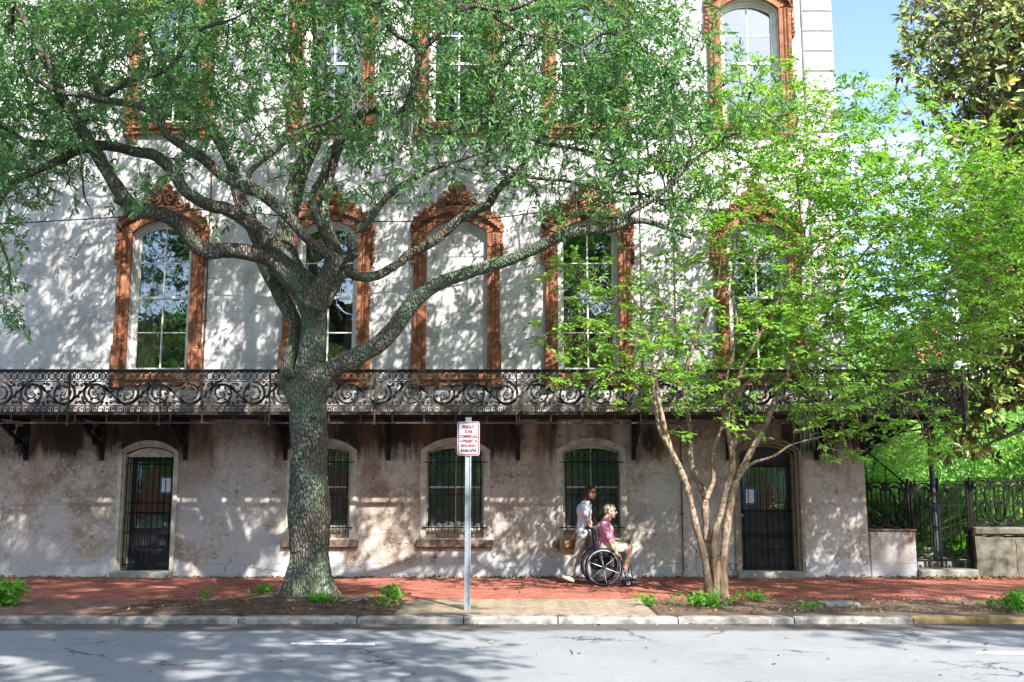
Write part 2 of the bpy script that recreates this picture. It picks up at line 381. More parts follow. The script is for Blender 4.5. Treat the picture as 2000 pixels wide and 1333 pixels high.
simple('concrete', (.25, .245, .22), .9, .15, 8, bump=.4); simple('brownstone', (.17, .115, .09), .9, .25, 9, bump=.6)
simple('iron', (.008, .008, .0085), .7, .25, 7, spec=.18, bump=.2); simple('iron_dark', (.012, .012, .013), .6, .3, 8, spec=.3)
def m_iron():
    m = Mat('iron_aged', .65, .3)
    c = m.mix(m.rng(m.noise(1.6, 5), .42, .62), (.022, .017, .014), (.09, .066, .046)); c = m.mix(m.rng(m.noise(12, 6, loc=(3, 3, 3)), .60, .70, 0, .55), c, (.18, .155, .11))
    c = m.mix(m.rng(m.noise(2.2, 4, loc=(9, 3, 1)), .60, .70, 0, .7), c, (.11, .045, .022)); m.col(c); m.bump(m.noise(50, 4), .4, .005); MT['iron_aged'] = m.m
m_iron()
simple('white_paint', (.70, .70, .66), .55, .10, 5, bump=.15); simple('cream_paint', (.47, .44, .38), .7, .18, 6, bump=.35)
simple('plaster_infill', (.56, .56, .56), .9, .12, 3, bump=.3)
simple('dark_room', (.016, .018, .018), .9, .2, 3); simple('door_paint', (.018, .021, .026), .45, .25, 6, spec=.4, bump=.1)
simple('curtain', (.62, .60, .54), .9, .08, 3); simple('blind', (.62, .64, .60), .7, .08, 3); simple('wood_brown', (.22, .105, .055), .6, .2, 4); simple('weathered_wood', (.26, .21, .16), .85, .2, 8, bump=.4)
simple('paper', (.82, .83, .82), .8, .03, 4); simple('blue_tape', (.03, .20, .55), .6, .05, 4); simple('print_grey', (.35, .37, .40), .8, .02, 4)
simple('sign_white', (.44, .48, .52), .45, .03, 4); simple('sign_red', (.20, .002, .025), .8, .03, 4); simple('galvanised', (.36, .42, .46), .45, .12, 12, metal=.5)
simple('road_paint', (.72, .73, .74), .8, .15, 9, bump=.3); simple('roof_slate', (.09, .09, .10), .8, .2, 4); simple('porch_white', (.75, .75, .74), .7, .05, 4)
simple('rubber', (.012, .014, .018), .6, .1, 8); simple('rim_silver', (.55, .57, .60), .5, .05, 5, metal=.35); simple('chair_frame', (.10, .105, .12), .35, .1, 5, metal=.5); simple('black_cloth', (.014, .016, .024), .9, .15, 12)
simple('skin_tan', (.50, .27, .175), .55, .08, 14, spec=.35); simple('skin_fair', (.60, .35, .27), .55, .07, 14, spec=.35)
simple('hair_brown', (.045, .022, .014), .6, .35, 22, bump=.6); simple('hair_grey', (.32, .27, .21), .7, .25, 30, bump=.6)
simple('shirt_white', (.52, .57, .68), .85, .06, 10, bump=.3); simple('trouser_grey', (.36, .35, .33), .9, .08, 9, bump=.4); simple('polo_pink', (.62, .25, .36), .85, .06, 10, bump=.3)
simple('shorts_beige', (.50, .44, .33), .9, .07, 9, bump=.3); simple('shoe_cream', (.55, .48, .38), .7, .1, 10); simple('shoe_white', (.68, .74, .74), .6, .08, 10); simple('shoe_green', (.02, .18, .09), .6, .05, 10)
simple('lens_black', (.01, .01, .012), .12, .02, 5, spec=.6); simple('straw', (.36, .21, .10), .85, .2, 25, bump=.6); simple('lips', (.42, .12, .10), .6, .02, 5); simple('teeth', (.7, .68, .62), .5, .02, 5)
simple('moss_grey', (.26, .29, .24), .95, .15, 20); simple('rusty_pipe', (.13, .07, .05), .7, .3, 6); simple('cable', (.02, .02, .022), .7, .05, 5)
simple('garden_green', (.10, .15, .05), .95, .3, 3, bump=.5); simple('stone_block', (.12, .112, .088), .95, .35, 5, bump=.8)
simple('lead_grey', (.055, .065, .07), .5, .2, 6)

# ------------------------------------------------------------------ ground
def sheet(name, x0, x1, y0, y1, z, mat, nx=1, ny=1, amp=0.0, parent=None, **pr):
    mb = MB(); vs = []
    for j in range(ny + 1):
        for i in range(nx + 1):
            x = x0 + (x1 - x0) * i / nx; y = y0 + (y1 - y0) * j / ny
            e = min(1, min(i, nx - i, j, ny - j) / 3) if amp else 0
            vs.append((x, y, z + amp * e * (noise.fractal(Vector((x * 1.7, y * 1.7, 3)), 1, 2, 5) * .7 + .55)))
    mb.add(vs, [(j * (nx + 1) + i, j * (nx + 1) + i + 1, (j + 1) * (nx + 1) + i + 1, (j + 1) * (nx + 1) + i) for j in range(ny) for i in range(nx)])
    return mb.build(name, mat, parent, smooth=bool(amp), **pr)
sheet('terrain', -300, 300, -300, 300, -.16, MT['garden_green'], kind='structure')
sheet('road', -60, 60, -15.5, -5.4, -.088, MT['asphalt'], kind='structure')
sheet('far_pavement', -60, 60, -26, -15.5, -.02, MT['concrete'], kind='structure')
sheet('garden_ground', 6.36, 60, .1, 60, -.03, MT['garden_green'], kind='structure')

KT = -5.40
joints = [-16, -13.2, -10.3, -7.9, P(232, 1215, KT)[0], P(465, 1215, KT)[0], P(697, 1215, KT)[0], P(905, 1215, KT)[0], P(1090, 1215, KT)[0], P(1325, 1215, KT)[0], P(1552, 1215, KT)[0], P(1785, 1215, KT)[0], P(2030, 1215, KT)[0], 9.6, 12, 16]
kerb = link('kerb', None, kind='structure')
for i in range(len(joints) - 1):
    a, b = joints[i] + .008, joints[i + 1] - .008; n = 12; mb = MB(); vs = []
    for k in range(n + 1):
        x = a + (b - a) * k / n; j = lambda s: noise.noise(Vector((x * 3.1, s * 5.7, i))) * .009
        e = .012 if k in (0, n) else 0
        vs += [(x, KT - .005 + j(1), -.10), (x, KT + j(2) + e, -.032), (x, KT + .018 + j(3) + e, -.008 + j(4) - e), (x, KT + .15, -.004 + j(5) * .5 - e), (x, KT + .15, -.12)]
    fs = [(5 * k + q, 5 * (k + 1) + q, 5 * (k + 1) + q + 1, 5 * k + q + 1) for k in range(n) for q in range(4)]
    fs += [(0, 1, 2, 3, 4), tuple(5 * n + q for q in (4, 3, 2, 1, 0))]
    mb.add(vs, fs); mb.build('kerb_stone', MT['granite_yellow'] if joints[i] > 4.9 else MT['granite'], kerb)
mb = MB(); xa, xb = P(568, 1258, 0)[0] * .62, P(735, 1258, 0)[0] * .62
def road_pt(u, v):
    a = u - 1000; b = 666.5 - v; dy = FPX * math.cos(PITCH) - b * math.sin(PITCH); dz = FPX * math.sin(PITCH) + b * math.cos(PITCH)
    k = (-.088 - CAM_Z) / dz; return a * k, CAM_Y + dy * k
def stripe(q):
    mb.add([(*road_pt(*p), -.0835) for p in q], [(0, 1, 2, 3)])
stripe([(568, 1260), (733, 1262), (731, 1257), (570, 1256)]); stripe([(648, 1256), (668, 1256), (678, 1250), (662, 1250)]); stripe([(580, 1255), (648, 1255), (654, 1252.5), (592, 1252.5)])
stripe([(1905, 1278), (2100, 1283), (2100, 1277), (1912, 1274)])
mb.build('road_marking', MT['road_paint'], kind='structure')

pave = link('pavement', None, kind='structure')
sheet('sand_bed', -20, 20, KT + .16, .0, -.022, MT['soil'], parent=pave)
def brick_boxes():
    """(x, y, rot, length, width, zone)"""
    out = []
    W, L = .10, .205
    # red running bond between the wall and the planting strip
    y = -.03 - W / 2; r = 0
    while y > -3.28:
        x = -11.5 + (L / 2 if r % 2 else 0)
        while x < 12.5: out.append((x, y, 0, L, W, 0)); x += L + .005
        y -= W + .005; r += 1
    out_edge = y + W / 2
    x = -11.5
    while x < 12.5: out.append((x, out_edge - .055, PI / 2, W, W, 3)); x += W + .006
    def herring(xa, xb, ya, yb, zone):
        w = .105; c, s = math.cos(PI / 4), math.sin(PI / 4)
        # exact 45 degree herringbone lattice, spanned by (w, w) and (2w, -2w) in its own frame
        for i in range(-80, 80):
            for j in range(-40, 40):
                ox, oy = w * (i + 2 * j), w * (i - 2 * j)
                for (lx, ly, hr) in ((1.0, .5, 0), (.5, 2.0, 1)):
                    if hr == 0: cxl, cyl = ox + w * 1.0, oy + w * .5
                    else: cxl, cyl = ox + w * .5, oy + w * 2.0
                    X = c * cxl - s * cyl; Y = s * cxl + c * cyl
                    X += (xa + xb) / 2; Y += (ya + yb) / 2
                    if xa + .03 < X < xb - .03 and ya + .05 < Y < yb - .05:
                        out.append((X, Y, PI / 4 + (PI / 2 if hr else 0), 2 * w - .006, w - .006, zone))
    herring(-11.5, -5.15, KT + .17, -3.40, 1)
    herring(-1.45, 1.85, KT + .17, -3.40, 2)
    return out
bricks = brick_boxes()
def near_key(b):
    d = b[1] - CAM_Y; u = b[0] / d * FPX
    return (0 if abs(u) < 1010 else 1, 0 if b[5] in (1, 2) else 1, b[1])
order = sorted(bricks, key=near_key)
own, rest = order[:300], order[300:]
bm_ = {}
def brick_mesh(L, W, mat):
    k = (round(L, 3), round(W, 3), mat)
    if k not in bm_:
        mb = MB(); c = .006; h = .03
        x, y = L / 2, W / 2
        mb.add([(-x, -y, -h), (x, -y, -h), (x, y, -h), (-x, y, -h), (-x, -y, -c), (x, -y, -c), (x, y, -c), (-x, y, -c), (-x + c, -y + c, 0), (x - c, -y + c, 0), (x - c, y - c, 0), (-x + c, y - c, 0)],
               [(0, 1, 5, 4), (1, 2, 6, 5), (2, 3, 7, 6), (3, 0, 4, 7), (4, 5, 9, 8), (5, 6, 10, 9), (6, 7, 11, 10), (7, 4, 8, 11), (8, 9, 10, 11)])
        bm_[k] = mb.mesh('brick', MT[mat])
    return bm_[k]
zm = {0: 'red_brick', 1: 'old_brick', 2: 'moss_brick', 3: 'red_brick'}
def brick_z(b):
    sag = .02 * noise.noise(Vector((b[0] * .8, b[1] * .8, 1))) if b[5] in (1, 2) else .006 * noise.noise(Vector((b[0], b[1], 1)))
    return -.004 + sag + random.uniform(-.003, .003) + (.012 * max(0, noise.noise(Vector((b[0] * 3, b[1] * 3, 9)))) if b[5] == 1 else 0)
for b in own:
    o = link('brick', brick_mesh(b[3], b[4], zm[b[5]]), pave, (b[0], b[1], brick_z(b)), (random.uniform(-.02, .02), random.uniform(-.02, .02), b[2] + random.uniform(-.03, .03)))
for zone in (0, 1, 2):
    mb = MB(); rv = []
    for b in rest:
        if b[5] == zone or (zone == 0 and b[5] == 3):
            me = brick_mesh(b[3], b[4], zm[b[5]]); M = Matrix.Translation((b[0], b[1], brick_z(b))) @ Matrix.Rotation(b[2] + random.uniform(-.015, .015), 4, 'Z')
            mb.add([M @ v.co for v in me.vertices], [tuple(p.vertices) for p in me.polygons]); rv += [random.random()] * 12
    if mb.v:
        o = mb.build('bricks', MT[zm[zone]], pave, kind='stuff')
        at = o.data.attributes.new('rnd', 'FLOAT', 'POINT'); at.data.foreach_set('value', rv)

def mound(name, x0, x1, y0, y1, hill, **pr):
    nx, ny = int((x1 - x0) / .05), int((y1 - y0) / .05); mb = MB(); vs = []
    for j in range(ny + 1):
        for i in range(nx + 1):
            x = x0 + (x1 - x0) * i / nx; y = y0 + (y1 - y0) * j / ny
            e = min(1, min(i, nx - i, j, ny - j) / 6)
            z = e * (.012 + .02 * noise.fractal(Vector((x * 2.5, y * 2.5, 5)), 1, 2, 6) + hill(x, y))
            vs.append((x, y, z - .012))
    mb.add(vs, [(j * (nx + 1) + i, j * (nx + 1) + i + 1, (j + 1) * (nx + 1) + i + 1, (j + 1) * (nx + 1) + i) for j in range(ny) for i in range(nx)])
    return mb.build(name, MT['soil'], smooth=True, **pr)
mound('planting_bed', -5.13, -1.47, KT + .165, -3.42, lambda x, y: .13 * math.exp(-((x + 2.9) ** 2 / 1.2 + (y + 3.9) ** 2 / .8)), kind='structure')
mound('planting_strip', 1.87, 12.5, KT + .165, -3.42, lambda x, y: .03 * math.exp(-((x - 2.9) ** 2 + (y + 3.6) ** 2) / .5), kind='structure')
mb = MB(); mb.cbox(-.24, .24, -.025, .02, -.16, .16, .012)
o = mb.build('cover_slab', MT['concrete'], loc=(P(1640, 1182, -4.2)[0], -4.15, .015), label='flat white concrete cover slab set in the bare soil strip', category='cover'); o.rotation_euler = (-PI / 2, 0, .12)

# ------------------------------------------------------------------ the house
house = thing('house', 'pale stucco townhouse with terracotta window surrounds and a long iron balcony', 'house', (0, 0, 0))
ZM = 2.80
WX = [-6.50, -3.42, -1.02, 1.41, 4.56]
OPW = 1.12
up_holes = [arc_open(x, OPW, 3.66, 6.26, 6.50) for x in WX] + [arc_open(x, OPW, 8.42, 10.70, 10.93) for x in WX]
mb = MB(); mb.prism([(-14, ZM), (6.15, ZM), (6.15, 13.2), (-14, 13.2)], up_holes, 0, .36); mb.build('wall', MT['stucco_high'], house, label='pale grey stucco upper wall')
LW = [(-3.42), (-1.02), (1.43)]
lo_holes = [arc_open(x, 1.13, .66, 2.22, 2.40) for x in LW] + [arc_open(-6.545, .98, .10, 2.20, 2.36), arc_open(4.60, 1.12, .10, 2.22, 2.41)]
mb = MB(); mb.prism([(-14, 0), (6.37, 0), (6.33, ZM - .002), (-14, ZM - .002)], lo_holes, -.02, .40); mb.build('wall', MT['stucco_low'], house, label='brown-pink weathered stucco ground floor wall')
mb = MB(); mb.box(5.85, 6.15, .362, 13, ZM, 13.2); mb.box(6.0, 6.33, .402, 13, 0, ZM - .002); mb.box(-14, 6.14, 13, 13.3, 0, 13.2); mb.box(-14.3, -14.002, 0, 13.3, 0, 13.2)
mb.build('wall', MT['stucco_high'], house)
mb = MB(); mb.box(-14.5, 6.5, -.35, 13.6, 13.2, 13.35); mb.box(-14.5, 6.4, -.25, 13.5, 13.352, 13.6); mb.build('roof', MT['roof_slate'], house)
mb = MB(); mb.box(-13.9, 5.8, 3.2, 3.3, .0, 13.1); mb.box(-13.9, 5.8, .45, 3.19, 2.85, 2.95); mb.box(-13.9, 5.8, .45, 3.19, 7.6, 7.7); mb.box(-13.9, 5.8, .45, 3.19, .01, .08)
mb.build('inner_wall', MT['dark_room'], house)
# quoins
qm = MB(); qm.cbox(0, .58, -.055, .0, 0, .385, .022); qmesh = qm.mesh('quoin', MT['white_paint'] if False else MT['plaster_infill'])
for k in range(25):
    z = 2.96 + k * .405
    link('quoin', qmesh, house, (5.572, -.002, z))
mb = MB(); mb.box(5.565, 6.16, -.03, -.001, ZM + .0, 2.955); mb.build('quoin_base', MT['plaster_infill'], house)

def arc_band(cx, w_in, w_out, z0, zs, za_in, za_out, n=20):
    """inner and outer arcs as a closed strip polygon (for arch mouldings)"""
    a = arc_open(cx, w_in, z0, zs, za_in, n)[2:]; b = arc_open(cx, w_out, z0, zs, za_out, n)[2:]
    return a, b
def band(mb, a, b, y0, y1):
    n = len(a); vs = []
    for i in range(n): vs += [(a[i][0], y0, a[i][1]), (b[i][0], y0, b[i][1]), (b[i][0], y1, b[i][1]), (a[i][0], y1, a[i][1])]
    fs = [(4 * i + k, 4 * i + (k + 1) % 4, 4 * i + 4 + (k + 1) % 4, 4 * i + 4 + k) for i in range(n - 1) for k in range(4)] + [(0, 1, 2, 3), (4 * n - 1, 4 * n - 2, 4 * n - 3, 4 * n - 4)]
    mb.add(vs, fs)

# --- terracotta surround (parts: jambs, arch, crest, sill, console)
def surround_meshes(z0, zs, za):
    out = {}
    h = OPW / 2
    j = MB()
    j.box(h + .003, h + .085, -.075, .02, z0 - .02, zs + .0); j.cbox(h + .086, h + .235, -.105, .0, z0 - .02, zs - .0, .02)
    z = z0 + .5
    while z < zs - .02:                                  # rope of beads up the jamb
        j.ball((h + .155, -.115, z), (.022, .016, .015), 6, 4); z += .045
    j.cbox(h - .0 + .08, h + .265, -.125, .0, z0 - .3, z0 + .42, .02)       # pedestal
    j.ball((h + .245, -.06, z0 + .46), (.03, .05, .06), 8, 6)
    for k in range(9):                                   # leafy ear beside the head of the jamb
        zz = zs - .55 + k * .085
        j.ball((h + .265 + .02 * math.sin(k * .9), -.05, zz), (.04 + .012 * math.sin(k * 2.1), .045, .055), 8, 5)
        j.torus((h + .268, -.085, zz), .024, .010, 'y', 8, 5)
    out['jamb'] = j
    # arched head
    a = MB()
    i_, o_ = arc_open(0, OPW + .006, 0, zs + .0, za + .003, 24)[2:], arc_open(0, OPW + .47, 0, zs + .10, za + .22, 24)[2:]
    band(a, i_, o_, -.08, .01)
    m1, m2 = arc_open(0, OPW + .40, 0, zs + .10, za + .16, 24)[2:], arc_open(0, OPW + .56, 0, zs + .15, za + .27, 24)[2:]
    band(a, m1, m2, -.15, -.081)
    for i in range(25):
        t = i / 24; p = (m1[i][0], m1[i][1]); a.ball((p[0], -.145, p[1] - .01), (.018, .02, .018), 6, 4)
    out['arch'] = a
    # crest of scrolls
    c = MB()
    def cz(x): return za + .27 - (za + .27 - zs - .15) * (abs(x) / (h + .28)) ** 2
    def crv(pts, w, y=-.12): c.tube([(p[0], y - .03 * math.sin(PI * i / len(pts)), p[1]) for i, p in enumerate(pts)], w, 6)
    for s in (-1, 1):
        crv([(s * p[0], p[1]) for p in spiral(.14, cz(.14) + .15, .115, .03, -PI / 2, -1.45, 28)], .024)
        crv([(s * p[0], p[1]) for p in spiral(.095, cz(.0) + .335, .085, .02, PI * 1.2, -1.4, 22)], .020); crv([(s * p[0], p[1]) for p in spiral(.235, cz(.0) + .205, .075, .018, PI * 1.1, -1.5, 22)], .019)
        crv([(s * p[0], p[1]) for p in [(.03, cz(0) + .05), (.06, cz(0) + .2), (.16, cz(0) + .30), (.155, cz(0) + .36), (.11, cz(0) + .37)]], .02)
        for (x, r) in ((.30, .105), (.45, .085), (.575, .068), (.68, .058), (.77, .048)):
            zc = cz(x) + r * .75
            crv([(s * p[0], p[1]) for p in spiral(x, zc, r, r * .2, PI * .9, -1.5, 18)], .015 + r * .07)
            c.ball((s * (x + .03), -.11, zc + r * .9), (.03, .035, .032), 7, 5); c.ball((s * x, -.10, zc - r * .2), (r * .5, .03, r * .5), 8, 5)
        c.tube([(s * x, -.10, cz(x) + .05 + .10 * math.exp(-(x / .35) ** 2)) for x in np.linspace(.05, .82, 12)], .028, 6)
        for k in range(5): c.ball((s * (.06 + .02 * k), -.1, cz(0) + .43 - .035 * k), (.024, .03, .03), 6, 5)
    c.ball((0, -.12, cz(0) + .44), (.028, .035, .06), 8, 6); c.ball((0, -.12, cz(0) + .25), (.035, .04, .11), 8, 6)
    # leafy cartouche in the middle of the arch
    for k in range(7):
        aa = PI * k / 6; c.tube([(0, -.15, za + .16), (.07 * math.cos(aa), -.19, za + .16 - .09 * math.sin(aa)), (.10 * math.cos(aa), -.16, za + .15 - .12 * math.sin(aa))], [.03, .024, .012], 6)
    for s in (-1, 1): c.torus((s * .05, -.175, za + .17), .035, .013, 'y', 12, 6)
    # plate behind the scrollwork
    pl = [(-.80, cz(.8)), (.80, cz(.8))] + [(x, cz(x) + .03 + .27 * math.exp(-(x / .22) ** 2) + .10 * math.exp(-(x / .42) ** 2)) for x in np.linspace(.80, -.80, 33)]
    bot = [(x, cz(x)) for x in np.linspace(-.80, .80, 17)]
    c.prism(bot + pl[2:], [], -.04, -.005)
    out['crest'] = c
    s = MB(); s.cbox(-h - .25, h + .25, -.14, .0, z0 - .17, z0 - .045, .025); s.box(-h - .003, h + .003, -.06, .15, z0 - .045, z0 - .002); s.box(-h - .2, h + .2, -.09, .0, z0 - .24, z0 - .172)
    out['sill'] = s
    k = MB()
    for q in range(5): k.ball((0, -.07 - .01 * (4 - q), -.03 - q * .05), (.055 - q * .008, .05, .04), 8, 5)
    for sx in (-1, 1): k.tube([(sx * .04, -.12, 0), (sx * .045, -.13, -.06), (sx * .03, -.10, -.14), (0, -.06, -.24)], [.02, .02, .016, .01], 5)
    out['console'] = k
    return out
tc = MT['terracotta']
for row, (z0, zs, za) in enumerate(((3.66, 6.26, 6.50), (8.42, 10.70, 10.93))):
    sm = surround_meshes(z0, zs, za); me = {k: v.mesh('surround_' + k, tc, smooth=(k in ('crest', 'console'))) for k, v in sm.items()}
    jm = MB(); jm.v = [(-x, y, z) for x, y, z in sm['jamb'].v]; jm.f = [tuple(reversed(f)) for f in sm['jamb'].f]; jl = jm.mesh('surround_jamb', tc)
    for x in WX:
        s = link('window_surround', me['arch'], house, (x, 0, 0))
        link('jamb', me['jamb'], s); link('jamb', jl, s); link('crest', me['crest'], s); link('sill', me['sill'], s)
        if row == 1:
            for sx in (-1, 1): link('console', me['console'], s, (sx * .66, 0, z0 - .24))

# --- tall sash windows
def frame_mb(z0, zs, za, w, cols=2, rows=4, dy=.11, fw=.065, meet=None):
    mb = MB(); h = w / 2
    outer = arc_open(0, w - .004, z0, zs, za - .002, 18); inner = arc_open(0, w - 2 * fw, z0 + .05, zs - .005, za - fw, 18)
    mb.prism(outer, [inner], dy, dy + .10)
    inner2 = arc_open(0, w - 2 * fw - .09, z0 + .10, zs - .012, za - fw - .045, 18)
    mb.prism([(p[0] * .999, p[1]) for p in inner], [inner2], dy + .035, dy + .085)
    gz0, gz1 = z0 + .10, za - fw - .045; gw = w - 2 * fw - .09
    for c in range(1, cols): x = -gw / 2 + gw * c / cols; mb.box(x - .014, x + .014, dy + .045, dy + .08, gz0, gz1 - .002)
    for r in range(1, rows):
        z = gz0 + (gz1 - gz0) * r / rows; t = .024 if r == rows // 2 else .010
        mb.box(-gw / 2, gw / 2, dy + (.03 if r == rows // 2 else .047), dy + .082, z - t, z + t)
    return mb, gw, gz0, gz1
def pane_cells(gw, gz0, gz1, zs, cols, rows):
    for r in range(rows):
        for c in range(cols):
            x0 = -gw / 2 + gw * c / cols + .006; x1 = -gw / 2 + gw * (c + 1) / cols - .006
            a = gz0 + (gz1 - gz0) * r / rows + .006; b = gz0 + (gz1 - gz0) * (r + 1) / rows - .006
            yield x0, x1, a, b, r
def curtain(w, z0, z1, side, pull=.0):
    mb = MB(); nx, nz = 40, 14; vs = []
    for j in range(nz + 1):
        t = j / nz; z = z0 + (z1 - z0) * t; wd = w * (1 - pull * math.sin(PI * (1 - t) * .9) * .6)
        for i in range(nx + 1):
            u = i / nx; x = side * (-.46 + wd * u); vs.append((x, .30 + .025 * math.sin(u * 34 + 2 * t) + .01 * math.sin(u * 71), z))
    mb.add(vs, [(j * (nx + 1) + i, j * (nx + 1) + i + 1, (j + 1) * (nx + 1) + i + 1, (j + 1) * (nx + 1) + i) for j in range(nz) for i in range(nx)])
    return mb
glass = MT['glass']
def pane_outline(x0, x1, a, b, w, zs, za):
    """pane clipped by the arch"""
    h = w / 2; rise = za - zs; R = (h * h + rise * rise) / (2 * rise); zc = za - R
    top = []
    for i in range(7):
        x = x1 + (x0 - x1) * i / 6; top.append((x, min(b, zc + math.sqrt(max(R * R - x * x, 0)) - .003)))
    return [(x0, a), (x1, a)] + top
for row, (z0, zs, za) in enumerate(((3.66, 6.26, 6.50), (8.42, 10.70, 10.93))):
    fm, gw, g0, g1 = frame_mb(z0, zs, za, OPW); fme = fm.mesh('window_frame', MT['white_paint'])
    pm = []
    for (x0, x1, a, b, r) in pane_cells(gw, g0, g1, zs, 2, 4):
        mb = MB(); mb.prism(pane_outline(x0, x1, a, b, gw, zs - .012, za - .11), [], .171, .175); pm.append(mb.mesh('pane', glass))
    for i, x in enumerate(WX):
        if i == 2 and row == 0:
            mb = MB(); mb.prism(arc_open(x, OPW - .004, z0, zs, za - .002, 18), [], .07, .16); mb.build('blind_window_panel', MT['stucco_high'], house, label='blank bay filled with stucco'); continue
        w = link('window', fme, house, (x, 0, 0))
        for k in pm: link('pane', k, w, rot=None)
        cm = MT['curtain']
        if (row, i) in ((0, 0), (1, 0)): curtain(.34, z0 + .1, za - .3, 1, .35).build('curtain', cm, w, True)
        elif (row, i) in ((0, 1),): curtain(.40, z0 + .9, za - .3, 1, .3).build('curtain', cm, w, True); curtain(.30, z0 + .1, za - .3, -1, .8).build('curtain', cm, w, True)
        elif (row, i) == (0, 3):
            mb = MB(); mb.box(-.45, -.02, .32, .40, z0 + .12, z0 + 1.2); mb.box(-.42, .0, .42, .46, z0 + 1.3, z0 + 1.75); mb.build('folded_shutter', MT['wood_brown'], w)
        elif (row, i) == (0, 4): curtain(.28, z0 + .1, za - .3, -1, .4).build('curtain', cm, w, True); curtain(.2, z0 + .1, za - .3, 1, .4).build('curtain', cm, w, True)
        elif row == 1: mb = MB(); mb.box(-.5, .5, .30, .305, z0 + (.1 if i == 4 else 1.2), za - .05); mb.build('roller_blind', MT['curtain'], w)

# --- ground floor windows
fz0, fzs, fza, fw_ = .66, 2.22, 2.40, 1.13
for x in LW:
    mb = MB()
    mb.prism(arc_open(0, fw_ + .12, fz0 - .0, fzs + .02, fza + .07, 18), [arc_open(0, fw_ - .10, fz0 - .0 + .02, fzs - .01, fza - .06, 18)], -.045, .06)
    mb.prism(arc_open(0, fw_ - .10, fz0 + .16, fzs - .01, fza - .062, 18), [arc_open(0, fw_ - .20, fz0 + .24, fzs - .02, fza - .12, 18)], .0605, .12)
    mb.box(-.012, .012, .075, .11, fz0 + .24, fza - .13); mb.box(-(fw_ - .2) / 2, (fw_ - .2) / 2, .07, .115, 1.565, 1.60)
    w = mb.build('window', MT['cream_paint'], house, loc=(x, 0, 0), label='barred sash window with a cream arched frame')
    mb = MB(); mb.box(-(fw_ - .10) / 2, (fw_ - .10) / 2, .03, .10, fz0 + .022, fz0 + .158); mb.build('apron_board', MT['weathered_wood'], w)
    gw, g0, g1 = fw_ - .2, fz0 + .24, fza - .12
    for (x0, x1, a, b, r) in pane_cells(gw, g0, g1, fzs, 2, 2):
        mb = MB(); mb.prism(pane_outline(x0, x1, a, b, gw, fzs - .02, fza - .12), [], .095, .098); mb.build('pane', glass, w)
    mb = MB(); z = g0 + .02
    while z < g1 - .05:
        mb.add([(-gw / 2, .135, z), (gw / 2, .135, z), (gw / 2, .150, z + .022), (-gw / 2, .150, z + .022)], [(0, 1, 2, 3)]); z += .03
    mb.build('venetian_blind', MT['blind'], w)
    mb = MB(); mb.cbox(-.68, .68, -.10, .05, .52, .655, .015); mb.build('window_sill', MT['brownstone'], w, label='chipped brownstone sill')
    g = MB()
    for z in (.86, 2.02): g.box(-.58, .58, -.075, -.06, z, z + .018)
    g.box(-.48, .48, -.075, -.06, 1.44, 1.452)
    for q in (-.48, .468): g.box(q, q + .012, -.0765, -.0605, .86, 2.04)
    gr = g.build('window_grille', MT['iron'], house, loc=(x, 0, 0), label='black iron bars over the window')
    bmb = MB(); bmb.tube([(0, -.085, .78), (0, -.085, 2.14)], .0085, 6); bmb.tube([(0, -.085, 2.14), (0, -.085, 2.16), (0, -.085, 2.24)], [.009, .018, .002], 6); bme = bmb.mesh('bar', MT['iron'])
    for k in range(9): link('bar', bme, gr, (-.46 + k * .115, 0, 0))

# --- door on the left
def arch_frame(mb, cx, w, z0, zs, za, y0, y1, t): mb.prism(arc_open(cx, w, z0, zs, za, 18), [arc_open(cx, w - 2 * t, z0 + .001, zs, za - t, 18)], y0, y1)
def open_frame(mb, cx, w, z0, zs, za, y0, y1, t):
    """frame without a bottom rail"""
    a = arc_open(cx, w, z0, zs, za, 18)[2:]; b = arc_open(cx, w - 2 * t, z0, zs - .0, za - t, 18)[2:]
    band(mb, b, a, y0, y1); mb.box(cx - w / 2, cx - w / 2 + t, y0, y1, z0, zs - .001); mb.box(cx + w / 2 - t, cx + w / 2, y0, y1, z0, zs - .001)
DX = -6.545
mb = MB(); open_frame(mb, DX, 1.08, .10, 2.20, 2.42, -.06, -.0205, .07); open_frame(mb, DX, .976, .11, 2.19, 2.356, .0, .10, .05); open_frame(mb, DX, .90, .11, 2.16, 2.30, .12, .30, .035)
df = mb.build('doorway', MT['cream_paint'], house, label='cream arched door frame with a deep panelled reveal')
mb = MB(); mb.prism(arc_open(DX, .87, 2.12, 2.15, 2.28, 14), [], .06, .13); mb.build('transom_panel', MT['cream_paint'], df)
mb = MB(); mb.cbox(DX - .58, DX + .52, -.10, .36, -.02, .095, .012); mb.build('threshold', MT['concrete'], df)
mb = MB(); mb.prism([(DX - .43, .10), (DX + .43, .10), (DX + .43, 2.119), (DX - .43, 2.119)], [[(DX - .36, .85), (DX + .36, .85), (DX + .36, 2.04), (DX - .36, 2.04)]], .30, .345)
for a, b in ((.17, .45), (.50, .80)): mb.box(DX - .34, DX - .03, .285, .299, a, b); mb.box(DX + .03, DX + .34, .285, .299, a, b)
dr = mb.build('door', MT['door_paint'], house, label='black door with a tall glass light behind iron bars')
mb = MB(); mb.box(DX - .359, DX + .359, .318, .324, .851, 2.039); mb.build('pane', glass, dr)
mb = MB(); mb.ball((DX + .395, .26, 1.02), .03); mb.build('knob', MT['iron'], dr, True)
